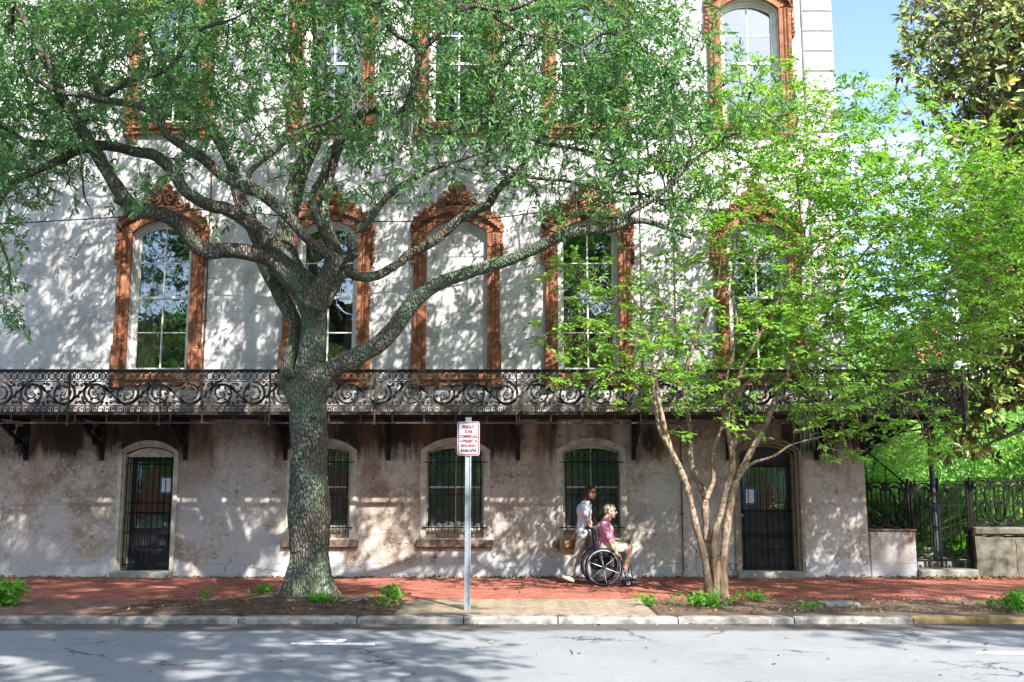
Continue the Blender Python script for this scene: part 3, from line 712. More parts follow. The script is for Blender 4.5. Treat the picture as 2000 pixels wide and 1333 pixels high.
def notice(x, z, y, parent):
    mb = MB(); mb.box(x - .105, x + .105, y, y + .003, z - .15, z + .15); n = mb.build('notice', MT['blue_tape'], parent, label='white paper notice edged with blue tape')
    mb = MB(); mb.box(x - .078, x + .078, y - .003, y - .0005, z - .12, z + .12); mb.build('paper', MT['paper'], parent) if False else n
    p = mb.build('paper_sheet', MT['paper'], parent)
    mb = MB()
    for k in range(9): mb.box(x - .055, x + .05 - .02 * (k % 3), y - .0042, y - .0034, z + .085 - k * .02, z + .089 - k * .02)
    mb.build('printed_lines', MT['print_grey'], parent)
notice(DX + .22, 1.62, .305, dr)
def grille(cx, w, z0, z1, y, n, zs, name, label, spear=False):
    g = MB()
    for z in zs: g.box(cx - w / 2, cx + w / 2, y - .006, y + .006, z - .009, z + .009)
    for q in (cx - w / 2, cx + w / 2): g.box(q - .008, q + .008, y - .0065, y + .0065, z0, z1)
    gr = g.build(name, MT['iron'], house, label=label)
    b = MB(); b.tube([(0, y - .014, z0), (0, y - .014, z1)], .0075, 6); me = b.mesh('bar', MT['iron'])
    for k in range(n): link('bar', me, gr, (cx - w / 2 + w * (k + .5) / n, 0, 0))
grille(DX + .03, .86, .16, 2.13, .04, 8, (.22, .78, 1.12, 1.30, 2.0), 'door_grille', 'black iron gate bars in the left doorway')
# --- door on the right
DX = 4.60
mb = MB(); open_frame(mb, DX, 1.24, .10, 2.22, 2.48, -.055, -.0205, .055); open_frame(mb, DX, 1.115, .11, 2.21, 2.405, .0, .10, .05); open_frame(mb, DX, 1.02, .11, 2.18, 2.35, .12, .34, .04)
df = mb.build('doorway', MT['weathered_wood'], house, label='weathered brown arched door frame')
mb = MB(); mb.cbox(DX - .60, DX + .60, -.12, .38, -.02, .095, .012); mb.build('threshold', MT['concrete'], df)
mb = MB(); mb.prism([(DX - .49, .10), (DX + .49, .10), (DX + .49, 2.02), (DX - .49, 2.02)], [[(DX - .41, 1.18), (DX + .41, 1.18), (DX + .41, 1.94), (DX - .41, 1.94)]], .24, .29)
for a, b in ((.17, .40), (.46, .70), (.76, 1.08)): mb.cbox(DX - .39, DX - .03, .222, .2395, a, b, .01); mb.cbox(DX + .03, DX + .39, .222, .2395, a, b, .01)
dr = mb.build('door', MT['door_paint'], house, label='dark panelled door with barred glass')
mb = MB(); mb.prism(arc_open(DX, 1.0, 2.025, 2.17, 2.34, 14), [], .25, .29); mb.build('transom_panel', MT['door_paint'], dr)
mb = MB(); mb.box(DX - .409, DX + .409, .262, .268, 1.181, 1.939); mb.build('pane', glass, dr)
mb = MB(); mb.box(DX - .4, DX + .4, .30, .305, 1.15, 1.95); mb.build('sheer_curtain', MT['blind'], dr)
mb = MB(); mb.ball((DX - .43, .20, 1.07), .032); mb.build('knob', MT['white_paint'], dr, True)
notice(DX - .26, 1.42, .245, dr)
grille(DX, .96, .14, 2.05, .15, 9, (.18, .72, 1.16, 1.96), 'door_grille', 'black iron bars across the right door')

# --- pipes and wires on the wall
mb = MB(); x = P(403, 600, 0)[0]
mb.tube([(x, -.03, 3.0), (x, -.03, 7.55), (x - .02, -.03, 7.6)], .013, 6)
for z in (3.6, 4.6, 5.9, 7.4): mb.box(x - .03, x + .03, -.04, -.001, z, z + .03)
mb.build('pipe', MT['rusty_pipe'], house, label='thin rusty pipe between two windows')
for u in (1252, 1318):
    mb = MB(); x = P(u, 600, 0)[0]; mb.tube([(x, -.025, 2.9), (x + .01, -.025, 6.0), (x, -.025, 9.0)], .009, 5); mb.build('pipe', MT['rusty_pipe'], house)
mb = MB(); x = P(1331, 980, 0)[0]; mb.tube([(x + .02, -.045, 2.78), (x + .0, -.045, 2.3), (x, -.045, .12), (x - .03, -.10, .06)], .014, 6)
for z in (.5, 1.1, 1.9): mb.box(x - .03, x + .03, -.055, -.021, z, z + .025)
mb.build('pipe', MT['rusty_pipe'], house, label='thin dark pipe down the ground floor wall')

# ------------------------------------------------------------------ balcony
BY = -1.30; BXR = 7.66
b = MB(); b.box(-14, BXR - .0, BY + .02, -.024, 2.80, 2.85); b.box(6.40, BXR, -.0235, 7, 2.80, 2.85)
balc = b.build('balcony', MT['iron_dark'], house, label='long cast iron balcony wrapping the corner')
per = 1.07
# scroll panel
S = MB(); ZC = 3.15; d0, d1 = -.012, .012
def curl(x, z, r, a0, t, w=.017): S.ribbon(spiral(x, z, r, r * .22, a0, t, 14), [w * (1 - .35 * i / 14) for i in range(15)], d0, d1); S.ball((x, 0, z), (w * .9, .012, w * .9), 6, 4)
def leafy(x, z, ang, L):
    c, s_ = math.cos(ang), math.sin(ang); prof = [(0, 0), (.25, .18), (.3, .08), (.5, .24), (.58, .1), (.8, .16), (1, 0), (.8, -.16), (.58, -.1), (.5, -.24), (.3, -.08), (.25, -.18)]
    S.prism([(x + L * (c * p[0] - s_ * p[1]), z + L * (s_ * p[0] + c * p[1])) for p in prof], [], d0, d1)
for k, (cx, up) in enumerate(((.27, 1), (.80, -1))):
    n = 46; sp = []
    for i in range(n + 1):
        t = i / n; a = (PI * .5 + 2 * PI * (t * 1.75)) * up + (PI if up < 0 else 0); r = .185 * (1 - t) ** .55 + .022
        sp.append((cx + r * math.cos(a), ZC + up * .008 + r * math.sin(a)))
    S.ribbon(sp, [.042 * (1 - .55 * i / n) for i in range(n + 1)], d0, d1)
    for q in range(5): a = 2 * PI * q / 5; S.ball((cx + .028 * math.cos(a), -.006, ZC + .028 * math.sin(a)), (.016, .014, .016), 6, 4)
    for q in range(6):
        a = 2 * PI * q / 6 + .3 * k; curl(cx + .112 * math.cos(a), ZC + .112 * math.sin(a), .026, a, 1.2 * (1 if q % 2 else -1), .013)
# vine linking the scrolls and tendrils in the spandrels
vine = [(x, ZC + .165 * math.sin(2 * PI * (x - .0) / per + .0)) for x in np.linspace(0, per, 33)]
S.ribbon(vine, .030, d0, d1)
for (x, z, r, a0, t) in ((.04, .14, .04, 0, 1.2), (.10, .17, .028, PI, -1.2), (.02, -.14, .036, 0, -1.2), (.10, -.165, .03, 1, 1.2), (.53, .16, .042, 2, 1.3), (.46, .175, .024, 0, -1.2), (.55, -.15, .042, 0, 1.3), (.47, -.17, .03, 3, -1.2), (1.03, .15, .036, 1, 1.2), (1.02, -.155, .034, 2, -1.2), (.545, .03, .034, 0, 1.3), (.525, -.06, .028, 2, -1.3), (.01, .02, .03, 1, 1.2), (1.055, -.05, .026, 3, 1.2), (.97, .18, .022, 0, 1.1), (.60, .09, .024, 1, 1.1)):
    curl(x, ZC + z, r, a0, t)
for (x, z, a, L) in ((.50, .02, 2.2, .17), (.66, .06, 1.0, .15), (.04, -.04, 5.1, .14), (.60, -.12, -.5, .12), (.14, .13, 2.6, .10), (.93, .1, .5, .11), (.42, -.12, -2.2, .11)): leafy(x, ZC + z, a, L)
S.box(0, per, -.012, .012, 2.943, 2.957); S.box(0, per, -.012, .012, 3.352, 3.366)
scroll_me = S.mesh('scroll_panel', MT['iron_aged'])
C = MB()
for k in range(10):
    cx = per * (k + .5) / 10
    C.ribbon([(cx + .048 * math.cos(2 * PI * i / 14), 3.448 + .062 * math.sin(2 * PI * i / 14)) for i in range(14)], .018, -.009, .009, closed=True)
    C.box(cx - .0045, cx + .0045, -.006, .006, 3.39, 3.505); C.box(cx - .048, cx + .048, -.006, .006, 3.4435, 3.4525)
    q = per * (k + 1) / 10; C.ribbon([(q - .03, 3.51), (q, 3.448), (q + .03, 3.386)], .009, -.006, .006); C.ribbon([(q + .03, 3.51), (q, 3.448), (q - .03, 3.386)], .009, -.0065, .0065)
circ_me = C.mesh('circle_band', MT['iron_aged'])
K = MB()
for k in range(10):
    x = per * k / 10; p = per / 10
    K.ribbon([(x + .006, 2.93), (x + .006, 2.835), (x + .085, 2.835), (x + .085, 2.895), (x + .045, 2.895), (x + .045, 2.868)], .019, -.009, .009)
    K.ribbon([(x + .006, 2.925), (x + p, 2.925)], .012, -.0095, .0095)
K.box(0, per, -.02, .02, 2.795, 2.822)
key_me = K.mesh('key_band', MT['iron_aged'])
sx0 = BXR - per * 20
for k in range(20):
    for nm, me in (('scroll_panel', scroll_me), ('circle_band', circ_me), ('key_band', key_me)): link(nm, me, balc, (sx0 + per * k, BY, 0))
for k in range(5):
    for nm, me in (('scroll_panel', scroll_me), ('circle_band', circ_me), ('key_band', key_me)): link(nm, me, balc, (BXR, BY + .02 + per * k, 0), (0, 0, PI / 2))
mb = MB(); mb.box(-14, BXR + .03, BY - .035, BY + .03, 3.535, 3.562); mb.box(-14, BXR + .02, BY - .022, BY + .018, 3.512, 3.5345); mb.box(BXR - .03, BXR + .03, BY + .031, 5, 3.535, 3.562); mb.build('handrail', MT['iron_dark'], balc)
mb = MB(); mb.box(-14, BXR + .02, BY - .03, BY + .03, 2.64, 2.668); mb.box(BXR - .03, BXR + .02, BY + .0305, 5, 2.64, 2.668); mb.build('lower_rail', MT['iron_aged'], balc)
sp = MB(); sp.lathe([(.02, 0), (.026, .012), (.012, .03), (.018, .06), (.012, .09), (.026, .115), (.02, .128)], n=8); sp_me = sp.mesh('spindle', MT['iron_aged'], True)
x = BXR - .05
while x > -11: link('spindle', sp_me, balc, (x, BY, 2.667)); x -= .535
po = MB(); po.box(-.013, .013, -.013, .013, 2.665, 3.52); po.ball((0, -.02, 2.64), (.035, .035, .03), 8, 5); po_me = po.mesh('post', MT['iron_aged'])
for u in (-110, 137, 315, 528, 733, 1009, 1250, 1470, 1690): link('post', po_me, balc, (P(u, 760, BY)[0], BY - .028, 0))
mb = MB(); mb.box(-.03, .03, -.03, .03, 2.60, 3.56); mb.ball((0, 0, 3.59), .04); mb.build('corner_post', MT['iron_aged'], balc, loc=(BXR, BY, 0))
ti = MB(); ti.tube([(0, -.02, 3.52), (-.02, -.03, 3.2), (-.16, -.05, 2.66)], .007, 5); ti_me = ti.mesh('tie_rod', MT['iron_aged'])
for u in (137, 318, 530): link('tie_rod', ti_me, balc, (P(u, 745, BY)[0], BY - .03, 0))
# brackets: scrolled plates standing out from the wall
B = MB(); t0, t1 = -.028, .028
def bq(pts, w): # profile given as (distance from the wall, z); stored along x and turned later
    B.ribbon(pts, w, t0, t1)
B.box(0, .05, -.035, .035, 2.06, 2.795); B.box(.051, 1.22, -.03, .03, 2.745, 2.79)
bq(spiral(.24, 2.53, .16, .03, -PI / 2, 1.5, 26), [.045 * (1 - .5 * i / 26) for i in range(27)]); bq(spiral(.60, 2.62, .115, .03, -PI * .6, 1.5, 22), [.038 * (1 - .5 * i / 22) for i in range(23)])
bq([(.05, 2.16), (.12, 2.22), (.24, 2.36), (.36, 2.40), (.50, 2.47), (.62, 2.49), (.80, 2.58), (.98, 2.68), (1.15, 2.75)], .045)
bq(spiral(.88, 2.67, .065, .015, PI, 1.3, 16), .025); bq(spiral(.40, 2.36, .05, .012, PI / 2, 1.2, 12), .022); bq(spiral(.13, 2.30, .07, .015, PI, -1.3, 14), .024)
B.ball((.45, 0, 2.40), (.03, .02, .05), 8, 5); B.ball((.09, 0, 2.12), (.03, .03, .05), 8, 5); bq(spiral(.10, 2.68, .055, .012, 0, 1.3, 14), .02)
for k in range(4): B.ball((.5 + .12 * k, 0, 2.46 + .05 * k), (.028, .02, .035), 7, 4)
br_me = B.mesh('bracket', MT['iron_dark'])
for u in (-150, 55, 203, 365, 560, 760, 1012, 1237, 1420, 1592): link('bracket', br_me, balc, (P(u, 860, 0)[0], -.021, 0), (0, 0, -PI / 2))
link('bracket', br_me, balc, (6.33, -.03, 0), (0, 0, -PI / 4)); link('bracket', br_me, balc, (6.335, .9, 0), (0, 0, 0)); link('bracket', br_me, balc, (6.335, 3.0, 0), (0, 0, 0))
# ------------------------------------------------------------------ leaves
def leaf_mesh(name, base, dirs, nrm, L, W, mat, rnd, fold=.25):
    """many small folded leaves: base point, direction, face normal, length, width; four triangles each"""
    n = len(base); d = dirs / np.linalg.norm(dirs, axis=1, keepdims=True)
    nr = nrm - d * (nrm * d).sum(1, keepdims=True); nr /= np.linalg.norm(nr, axis=1, keepdims=True) + 1e-9
    s = np.cross(d, nr); L = np.asarray(L).reshape(-1, 1) * np.ones((n, 1)); W = np.asarray(W).reshape(-1, 1) * np.ones((n, 1))
    up = nr * W * fold; curl = -nr * L * .10
    v = np.stack([base, base + d * L * .35 + s * W * .5 + up, base + d * L * .72 + s * W * .42 + up + curl, base + d * L + curl * 1.8,
                  base + d * L * .72 - s * W * .42 + up + curl, base + d * L * .35 - s * W * .5 + up], 1).reshape(-1, 3)
    k = np.arange(n)[:, None] * 6
    f = np.concatenate([k + np.array([[0, 1, 2, 3]]), k + np.array([[0, 3, 4, 5]])], 1).reshape(-1, 4)
    me = bpy.data.meshes.new(name); me.vertices.add(len(v)); me.vertices.foreach_set('co', v.astype(np.float32).ravel())
    me.loops.add(f.size); me.loops.foreach_set('vertex_index', f.astype(np.int32).ravel())
    me.polygons.add(len(f)); me.polygons.foreach_set('loop_start', np.arange(0, f.size, 4, dtype=np.int32))
    me.update(calc_edges=True)
    at = me.attributes.new('rnd', 'FLOAT', 'POINT'); at.data.foreach_set('value', np.repeat(np.asarray(rnd, np.float32), 6))
    me.materials.append(MT[mat]); return me
def unit(a): return a / (np.linalg.norm(a, axis=-1, keepdims=True) + 1e-9)

def sprays_to_leaves(S, axis, n_leaf, span, L, W, spread, upbias, opposite=False, rs=None, lvar=.36):
    """leaves set along a short twig at each spray"""
    m = len(S); N = m * n_leaf; t = np.tile(np.linspace(0, 1, n_leaf), m); ax = np.repeat(axis, n_leaf, 0)
    base = np.repeat(S, n_leaf, 0) + ax * (t * span)[:, None]
    r = RNG.normal(size=(N, 3)); perp = unit(r - ax * (r * ax).sum(1, keepdims=True))
    if opposite:
        upv = np.array([0, 0, 1.0]); side = unit(np.cross(ax, upv) + 1e-6) * np.tile(np.where(np.arange(n_leaf) % 2, 1, -1), m)[:, None]
        perp = unit(side + .35 * r)
    d = unit(ax * (.45 + .6 * t[:, None]) + perp * spread)
    nr = unit(np.array([0, 0, 1.0]) * upbias + RNG.normal(size=(N, 3)) * .6 + perp * .3 + np.array([0, -.35, 0]))
    rn = np.repeat(RNG.random(m) * .55, n_leaf) + RNG.random(N) * .45 if rs is None else rs
    l = L * (1 + lvar * RNG.normal(size=N)).clip(.5, 1.5)
    return base + RNG.normal(size=(N, 3)) * .008, d, nr, l, l * W / L, rn.clip(0, 1)

def sample_map(rows, y_top, per_unit, depth, step=50, jx=1.0):
    """rows of digits over the photo grid -> spray positions in the crown's volume"""
    pts = []
    for j, (u0, row) in enumerate(rows):
        for i, ch in enumerate(row):
            w = int(ch) if ch != '.' else 0
            if not w: continue
            k = RNG.poisson(per_unit * (w ** 1.25))
            for _ in range(k):
                u = (u0 + i + RNG.random()) * step; v = y_top + (j + RNG.random()) * step; y = depth(u, v)
                x, z = P(u, v, y); pts.append((x, y, z))
    return np.array(pts)

def twig_net(starts, targets, rng_jit=.06, keep=1.0, gap=.0):
    """branch network joining every spray to the nearest wood; returns polylines with radii"""
    nodes = [np.array(p) for p in starts]; par = [-1] * len(nodes); cost = [0.0] * len(nodes)
    A = np.zeros((len(nodes) + len(targets) * 3 + 10, 3)); Cc = np.zeros(len(A)); n = len(nodes); A[:n] = nodes
    P_ = np.full(len(A), -1, int); dep = ((targets[:, None, :] - A[None, :n:3]) ** 2).sum(2).min(1) if len(starts) * len(targets) < 4e7 else np.zeros(len(targets))
    order = np.argsort(dep); tip = np.zeros(len(targets), int)
    for k in order:
        T = targets[k]; d = np.sqrt(((A[:n] - T) ** 2).sum(1)) ; q = int(np.argmin(d + .25 * Cc[:n])); dist = d[q]
        p = A[q]; last = q
        seg = 2 if dist < .7 else 3
        for s in range(1, seg + 1):
            t = s / seg; pos = p + (T - p) * t
            if s < seg: pos = pos + RNG.normal(size=3) * rng_jit * dist + np.array([0, 0, .08 * dist * math.sin(PI * t)])
            A[n] = pos; P_[n] = last; Cc[n] = Cc[last] + dist / seg; last = n; n += 1
        tip[k] = last
    load = np.zeros(n); load[tip] += 1
    for i in range(n - 1, len(starts) - 1, -1):
        if P_[i] >= 0: load[P_[i]] += load[i]
    return A[:n], P_[:n], load, tip
def twig_mesh(name, A, P_, load, first, mat, r0=.0035, rmax=.03, pw=.42):
    idx = np.array([i for i in range(first, len(A)) if P_[i] >= 0]); a = A[P_[idx]]; b = A[idx]
    rb = np.minimum(r0 * load[idx] ** pw, rmax); pl = load[P_[idx]]; ra = np.where(P_[idx] < first, rb * 1.15, np.minimum(r0 * np.minimum(pl, load[idx] * 2.0) ** pw, rmax))
    d = unit(b - a); h = np.where(np.abs(d[:, 2:3]) < .9, np.array([[0, 0, 1.0]]), np.array([[1.0, 0, 0]])); u = unit(np.cross(d, h)); w = np.cross(d, u); vs = []
    for c, r in ((a, ra), (b, rb)):
        for k in range(4): t = 2 * PI * k / 4; vs.append(c + (u * math.cos(t) + w * math.sin(t)) * r[:, None])
    v = np.stack(vs, 1).reshape(-1, 3); o = np.arange(len(idx))[:, None] * 8
    f = np.concatenate([o + np.array([[k, (k + 1) % 4, 4 + (k + 1) % 4, 4 + k]]) for k in range(4)], 1).reshape(-1, 4)
    me = bpy.data.meshes.new(name); me.vertices.add(len(v)); me.vertices.foreach_set('co', v.astype(np.float32).ravel())
    me.loops.add(f.size); me.loops.foreach_set('vertex_index', f.astype(np.int32).ravel()); me.polygons.add(len(f)); me.polygons.foreach_set('loop_start', np.arange(0, f.size, 4, dtype=np.int32))
    me.polygons.foreach_set('use_smooth', [True] * len(f)); me.update(calc_edges=True); me.materials.append(mat); return me

# ------------------------------------------------------------------ live oak
def limb_path(pix, y0, y1, scale=1.0):
    """pixel centreline with radii in pixels; depth runs from y0 to y1"""
    n = len(pix); p3 = []
    for i, (u, v, r) in enumerate(pix):
        y = y0 + (y1 - y0) * (i / (n - 1)); x, z = P(u, v, y); p3.append((x, y, z, r / ppm(y) * scale))
    c = catmull(p3, 5); return [Vector(q[:3]) for q in c], [max(.006, q[3]) for q in c]
OY = -3.85
LIMBS = {
 'trunk': ([(604, 1192, 62), (602, 1170, 52), (603, 1140, 45), (604, 1100, 41.5), (604, 1000, 38.5), (603, 900, 36), (602, 830, 35.5), (601, 780, 38), (603, 740, 34), (609, 700, 27), (612, 650, 25), (612, 610, 26), (608, 580, 30)], OY, OY),
 'a1': ([(612, 610, 27), (600, 570, 31), (572, 540, 29), (540, 508, 22), (500, 497, 17), (450, 489, 16), (400, 491, 16), (375, 472, 15), (352, 442, 15), (322, 421, 15), (285, 414, 16), (255, 402, 17), (233, 373, 14), (205, 330, 13), (180, 285, 13), (150, 240, 12), (125, 195, 11), (100, 140, 10), (70, 80, 8), (35, 15, 6), (0, -60, 5)], OY, -5.2),
 'a2': ([(575, 545, 24), (545, 500, 22), (515, 462, 19), (480, 430, 15), (440, 408, 14), (410, 402, 13), (368, 378, 13), (347, 352, 12), (329, 326, 12), (300, 303, 12), (263, 297, 11), (210, 285, 11), (158, 291, 11), (105, 319, 9), (60, 338, 8), (25, 358, 8), (5, 385, 7), (-25, 440, 6)], -3.9, -4.6),
 'a2b': ([(158, 291, 9), (88, 281, 8), (49, 277, 7), (20, 255, 7), (-10, 238, 7), (-80, 200, 6)], -4.45, -5.0),
 'a3': ([(588, 790, 22), (572, 757, 20), (561, 728, 15), (568, 692, 14), (577, 658, 13), (574, 625, 14), (555, 590, 16), (535, 550, 16), (518, 515, 16), (505, 470, 15), (488, 430, 15), (470, 392, 14), (452, 322, 12), (420, 263, 11), (396, 224, 9), (368, 182, 8), (333, 147, 7), (300, 90, 6), (290, 20, 5)], -3.95, -2.3),
 'a4': ([(612, 600, 26), (628, 560, 20), (643, 530, 17), (650, 508, 15), (640, 497, 12), (612, 478, 11), (596, 462, 10.5), (575, 437, 12), (547, 408, 12), (508, 378, 13), (470, 361, 13), (431, 340, 12), (403, 315, 11), (361, 287, 10), (325, 262, 9), (310, 230, 9), (270, 207, 8), (203, 196, 8), (168, 186, 7), (112, 179, 6), (60, 150, 5)], -4.1, -5.4),
 'a5': ([(590, 560, 24), (568, 520, 23), (556, 480, 21), (560, 440, 19), (570, 400, 18), (582, 350, 17), (605, 295, 16), (624, 250, 15), (631, 180, 13), (627, 123, 13), (620, 53, 12), (612, -20, 10), (600, -120, 8)], -3.7, -3.2),
 'a6': ([(625, 590, 22), (648, 560, 16), (671, 530, 13), (703, 541, 10), (738, 538, 10), (773, 518, 9), (801, 496, 10), (836, 478, 10), (867, 457, 9.5), (895, 430, 9), (925, 412, 9), (952, 402, 9), (968, 376, 8), (993, 350, 7), (1007, 336, 6), (1040, 300, 5), (1060, 250, 4)], -3.9, -3.0),
 'a7': ([(612, 762, 22), (645, 724, 20), (700, 695, 19), (740, 672, 18), (769, 643, 17), (790, 612, 16), (815, 584, 15.5), (846, 559, 14.5), (888, 542, 13.5), (948, 522, 13), (1000, 506, 12), (1053, 482, 12), (1098, 461, 12), (1140, 450, 11), (1190, 446, 11), (1246, 431, 7), (1300, 445, 6), (1350, 465, 5)], -3.95, -4.7),
 'a7b': ([(1150, 452, 9), (1197, 436, 8), (1240, 410, 6), (1290, 380, 5), (1340, 330, 4)], -4.5, -4.9),
 'a8': ([(640, 440, 10), (632, 405, 10), (640, 370, 10), (650, 322, 10), (671, 259, 10), (700, 226, 10), (727, 214, 9.5), (745, 219, 9), (769, 231, 9), (790, 214, 8), (804, 182, 8), (815, 133, 7.5), (825, 98, 7), (857, 67, 6), (881, 35, 6), (902, 3, 5), (930, -60, 4)], -4.1, -4.9),
 'a9': ([(650, 515, 13), (658, 495, 10), (648, 462, 10), (640, 438, 10)], -4.1, -4.1),
 'a9b': ([(655, 500, 11), (640, 470, 9), (626, 440, 8), (612, 408, 8), (612, 375, 7), (630, 345, 7), (640, 305, 7), (659, 280, 5), (700, 255, 4)], -4.15, -4.5),
 'a10': ([(650, 515, 14), (668, 507, 12), (690, 497, 11), (697, 493, 9)], -4.1, -4.3),
 'a11': ([(688, 490, 8), (685, 462, 7), (717, 434, 8), (748, 394, 7.5), (780, 366, 7), (825, 340, 6), (867, 322, 5.5), (916, 305, 5), (960, 290, 4), (1010, 250, 3.5)], -4.3, -4.0),
 'a12': ([(769, 231, 7), (804, 232, 5), (836, 259, 5.5), (878, 256, 6), (916, 242, 6), (958, 238, 6.5), (1000, 257, 6), (1053, 277, 5), (1098, 287, 4.5), (1160, 300, 4), (1220, 330, 3)], -4.5, -3.8),
 'a13': ([(1015, 268, 5), (990, 285, 4), (965, 310, 3), (940, 330, 2.5)], -4.1, -4.0),
 'a14': ([(196, 195, 7), (187, 170, 6), (186, 151, 5.5), (203, 135, 5), (203, 100, 5), (196, 70, 4.5), (182, 0, 4)], -5.0, -5.3),
 'a15': ([(190, 196, 8), (215, 180, 7), (245, 161, 7), (305, 144, 6.5), (336, 126, 6), (352, 105, 5), (364, 84, 5), (378, 67, 4.5), (410, 50, 4), (455, 38, 3.5), (500, 10, 3)], -5.0, -5.3),
 'a16': ([(490, 365, 8), (487, 350, 6), (490, 334, 5.5), (525, 305, 5), (567, 273, 5), (596, 252, 5), (641, 238, 5), (666, 222, 4), (680, 200, 3.5), (690, 150, 3), (675, 100, 3)], -4.9, -5.1),
 'a17': ([(119, 196, 5), (80, 200, 4), (40, 212, 4), (0, 229, 4), (-40, 250, 3)], -5.0, -5.2),
 'a18': ([(825, 100, 6), (790, 78, 5), (765, 60, 5), (748, 30, 4), (742, -10, 4)], -4.7, -5.0),
 'a19': ([(890, 15, 6), (930, 12, 5), (975, 22, 5), (1010, 15, 5), (1045, 0, 4)], -4.9, -5.2),
 'a20': ([(893, 20, 5), (950, 28, 4), (985, 45, 4), (1030, 68, 3.5), (1085, 75, 3), (1150, 100, 3)], -4.9, -5.2),
 'a21': ([(958, 236, 4), (963, 200, 3.5), (962, 160, 3), (975, 130, 2.5)], -4.0, -4.1),
 'a22': ([(385, 222, 6), (372, 205, 5), (378, 240, 4)], -2.6, -2.6),
 'a23': ([(1020, 345, 4), (1060, 350, 4), (1110, 355, 4), (1170, 370, 3.5), (1230, 380, 3)], -3.0, -3.3),
 'b1': ([(158, 290, 3), (160, 330, 2.6), (165, 385, 2.4), (180, 415, 2), (178, 440, 2), (160, 480, 1.8), (137, 520, 1.2)], -4.6, -4.8),
 'b2': ([(107, 320, 3), (112, 350, 2.5), (103, 395, 2.2), (102, 420, 2), (70, 440, 1.8), (30, 470, 1.5)], -4.7, -4.9),
 'b3': ([(172, 300, 2.2), (150, 345, 2), (120, 370, 1.6), (60, 385, 1.5)], -4.6, -5.0),
 'b4': ([(-20, 410, 5), (0, 470, 4), (18, 520, 3), (20, 560, 2.2), (30, 620, 1.8)], -4.6, -4.6),
}
oak = thing('live_oak_tree', 'large mossy live oak with spreading limbs rooted in the kerbside soil bed', 'tree', (P(602, 1178, OY)[0], OY, 0))
tm = MB(); limb_nodes = []
for k, (pix, y0, y1) in LIMBS.items():
    pts, rad = limb_path(pix, y0, y1)
    if k == 'trunk': rad = [r * (1 + .06 * math.sin(i * .7)) for i, r in enumerate(rad)]; pts[0].z = -.12
    q = 1 if k.startswith('b') else 1
    tm.tube(pts, [max(r, .011) for r in rad], 12 if max(rad) > .05 else 8)
    for p in pts[:: 2]: limb_nodes.append(tuple(p)) if k not in ('trunk',) and p.z > 3.4 else None
bx = P(602, 1178, OY)[0]
for k in range(9):                                         # root flare
    a = 2 * PI * k / 9 + .3; L = random.uniform(.42, .7)
    tm.tube([(bx + .12 * math.cos(a), OY + .12 * math.sin(a), .42), (bx + .28 * math.cos(a), OY + .26 * math.sin(a), .16), (bx + .40 * math.cos(a), OY + .38 * math.sin(a), .05), (bx + L * math.cos(a), OY + L * .9 * math.sin(a), -.06)], [.16, .12, .08, .045], 8)
for (u, v, r, y) in ((622, 812, 11, -4.12), (688, 480, 13, -4.3), (520, 497, 9, -4.1), (560, 730, 11, -4.05), (232, 392, 10, -4.8), (660, 497, 12, -4.15)): tm.ball(V3(u, v, y), r / ppm(y) * 1.0, 10, 8)
me = remesh(tm, .020, 3, .5)
nv = len(me.vertices); co = np.zeros(nv * 3, np.float32); me.vertices.foreach_get('co', co); co = co.reshape(-1, 3); no = np.zeros(nv * 3, np.float32); me.vertices.foreach_get('normal', no); no = no.reshape(-1, 3)
dv = np.array([noise.noise(Vector((p[0] * 14, p[1] * 14, p[2] * 5))) * .011 + noise.noise(Vector((p[0] * 3.2, p[1] * 3.2, p[2] * 2.6))) * .022 + (.008 if noise.cell(Vector((p[0] * 21, p[1] * 21, p[2] * 8))) > .5 else 0) for p in co.tolist()], np.float32)
fat = np.clip((3.6 - co[:, 2]) / 1.5, .35, 1); me.vertices.foreach_set('co', (co + no * (dv * fat)[:, None]).ravel()); me.update()
local(link('trunk', set_mat(me, MT['oak_bark'], 'oak_trunk')), oak)
rt = MB()
for pix in ([(560, 1172), (600, 1182), (640, 1192), (668, 1188), (690, 1200)], [(640, 1186), (680, 1172), (705, 1165), (716, 1172)], [(668, 1192), (690, 1178), (712, 1168)], [(585, 1180), (560, 1186), (520, 1190), (480, 1188)]):
    yy = -4.45; pts = [V3(u, v, yy) for u, v in pix]; pts = [Vector((p.x, p.y + .15 * math.sin(i), max(.03, p.z * .6 + .03))) for i, p in enumerate(pts)]
    rt.tube(catmull([tuple(p) for p in pts], 4), [.022] * (4 * (len(pts) - 1) + 1), 6)
local(rt.build('surface_roots', MT['weathered_wood'], None, True), oak)

OAK = [(-2, r) for r in ['999999987788886565556889988751', '9999988778888865654467899998631', '999988777888776565456788999864211', '999988788777677665456677899876431111', '9998776435655665544555567788765433221', '988766322434554554444444567876432', '8786421342122222234433334667642', '7663101320011122222111112345431', '4331000000200001000000011234321', '33200000002100000000000001221', '2220', '2330', '2330']]
OAK = [(a, r if not 2 <= i <= 8 else r[:21] + ''.join(str(min(9, int(c) + 2)) for c in r[21:29]) + r[29:]) for i, (a, r) in enumerate(OAK)]
def oak_depth(u, v):
    f = min(1, max(0, (u - 300) / 1000)); return RNG.uniform(-6.0 + .3 * f, -2.2) if RNG.random() < .85 else RNG.uniform(-2.2, -1.2)
S1 = sample_map(OAK, 0, 2.0, oak_depth); S1 = S1[np.array([noise.noise(Vector((p[0] * 1.25, p[1] * 1.1, p[2] * 1.25 + 5))) for p in S1.tolist()]) > -.14]
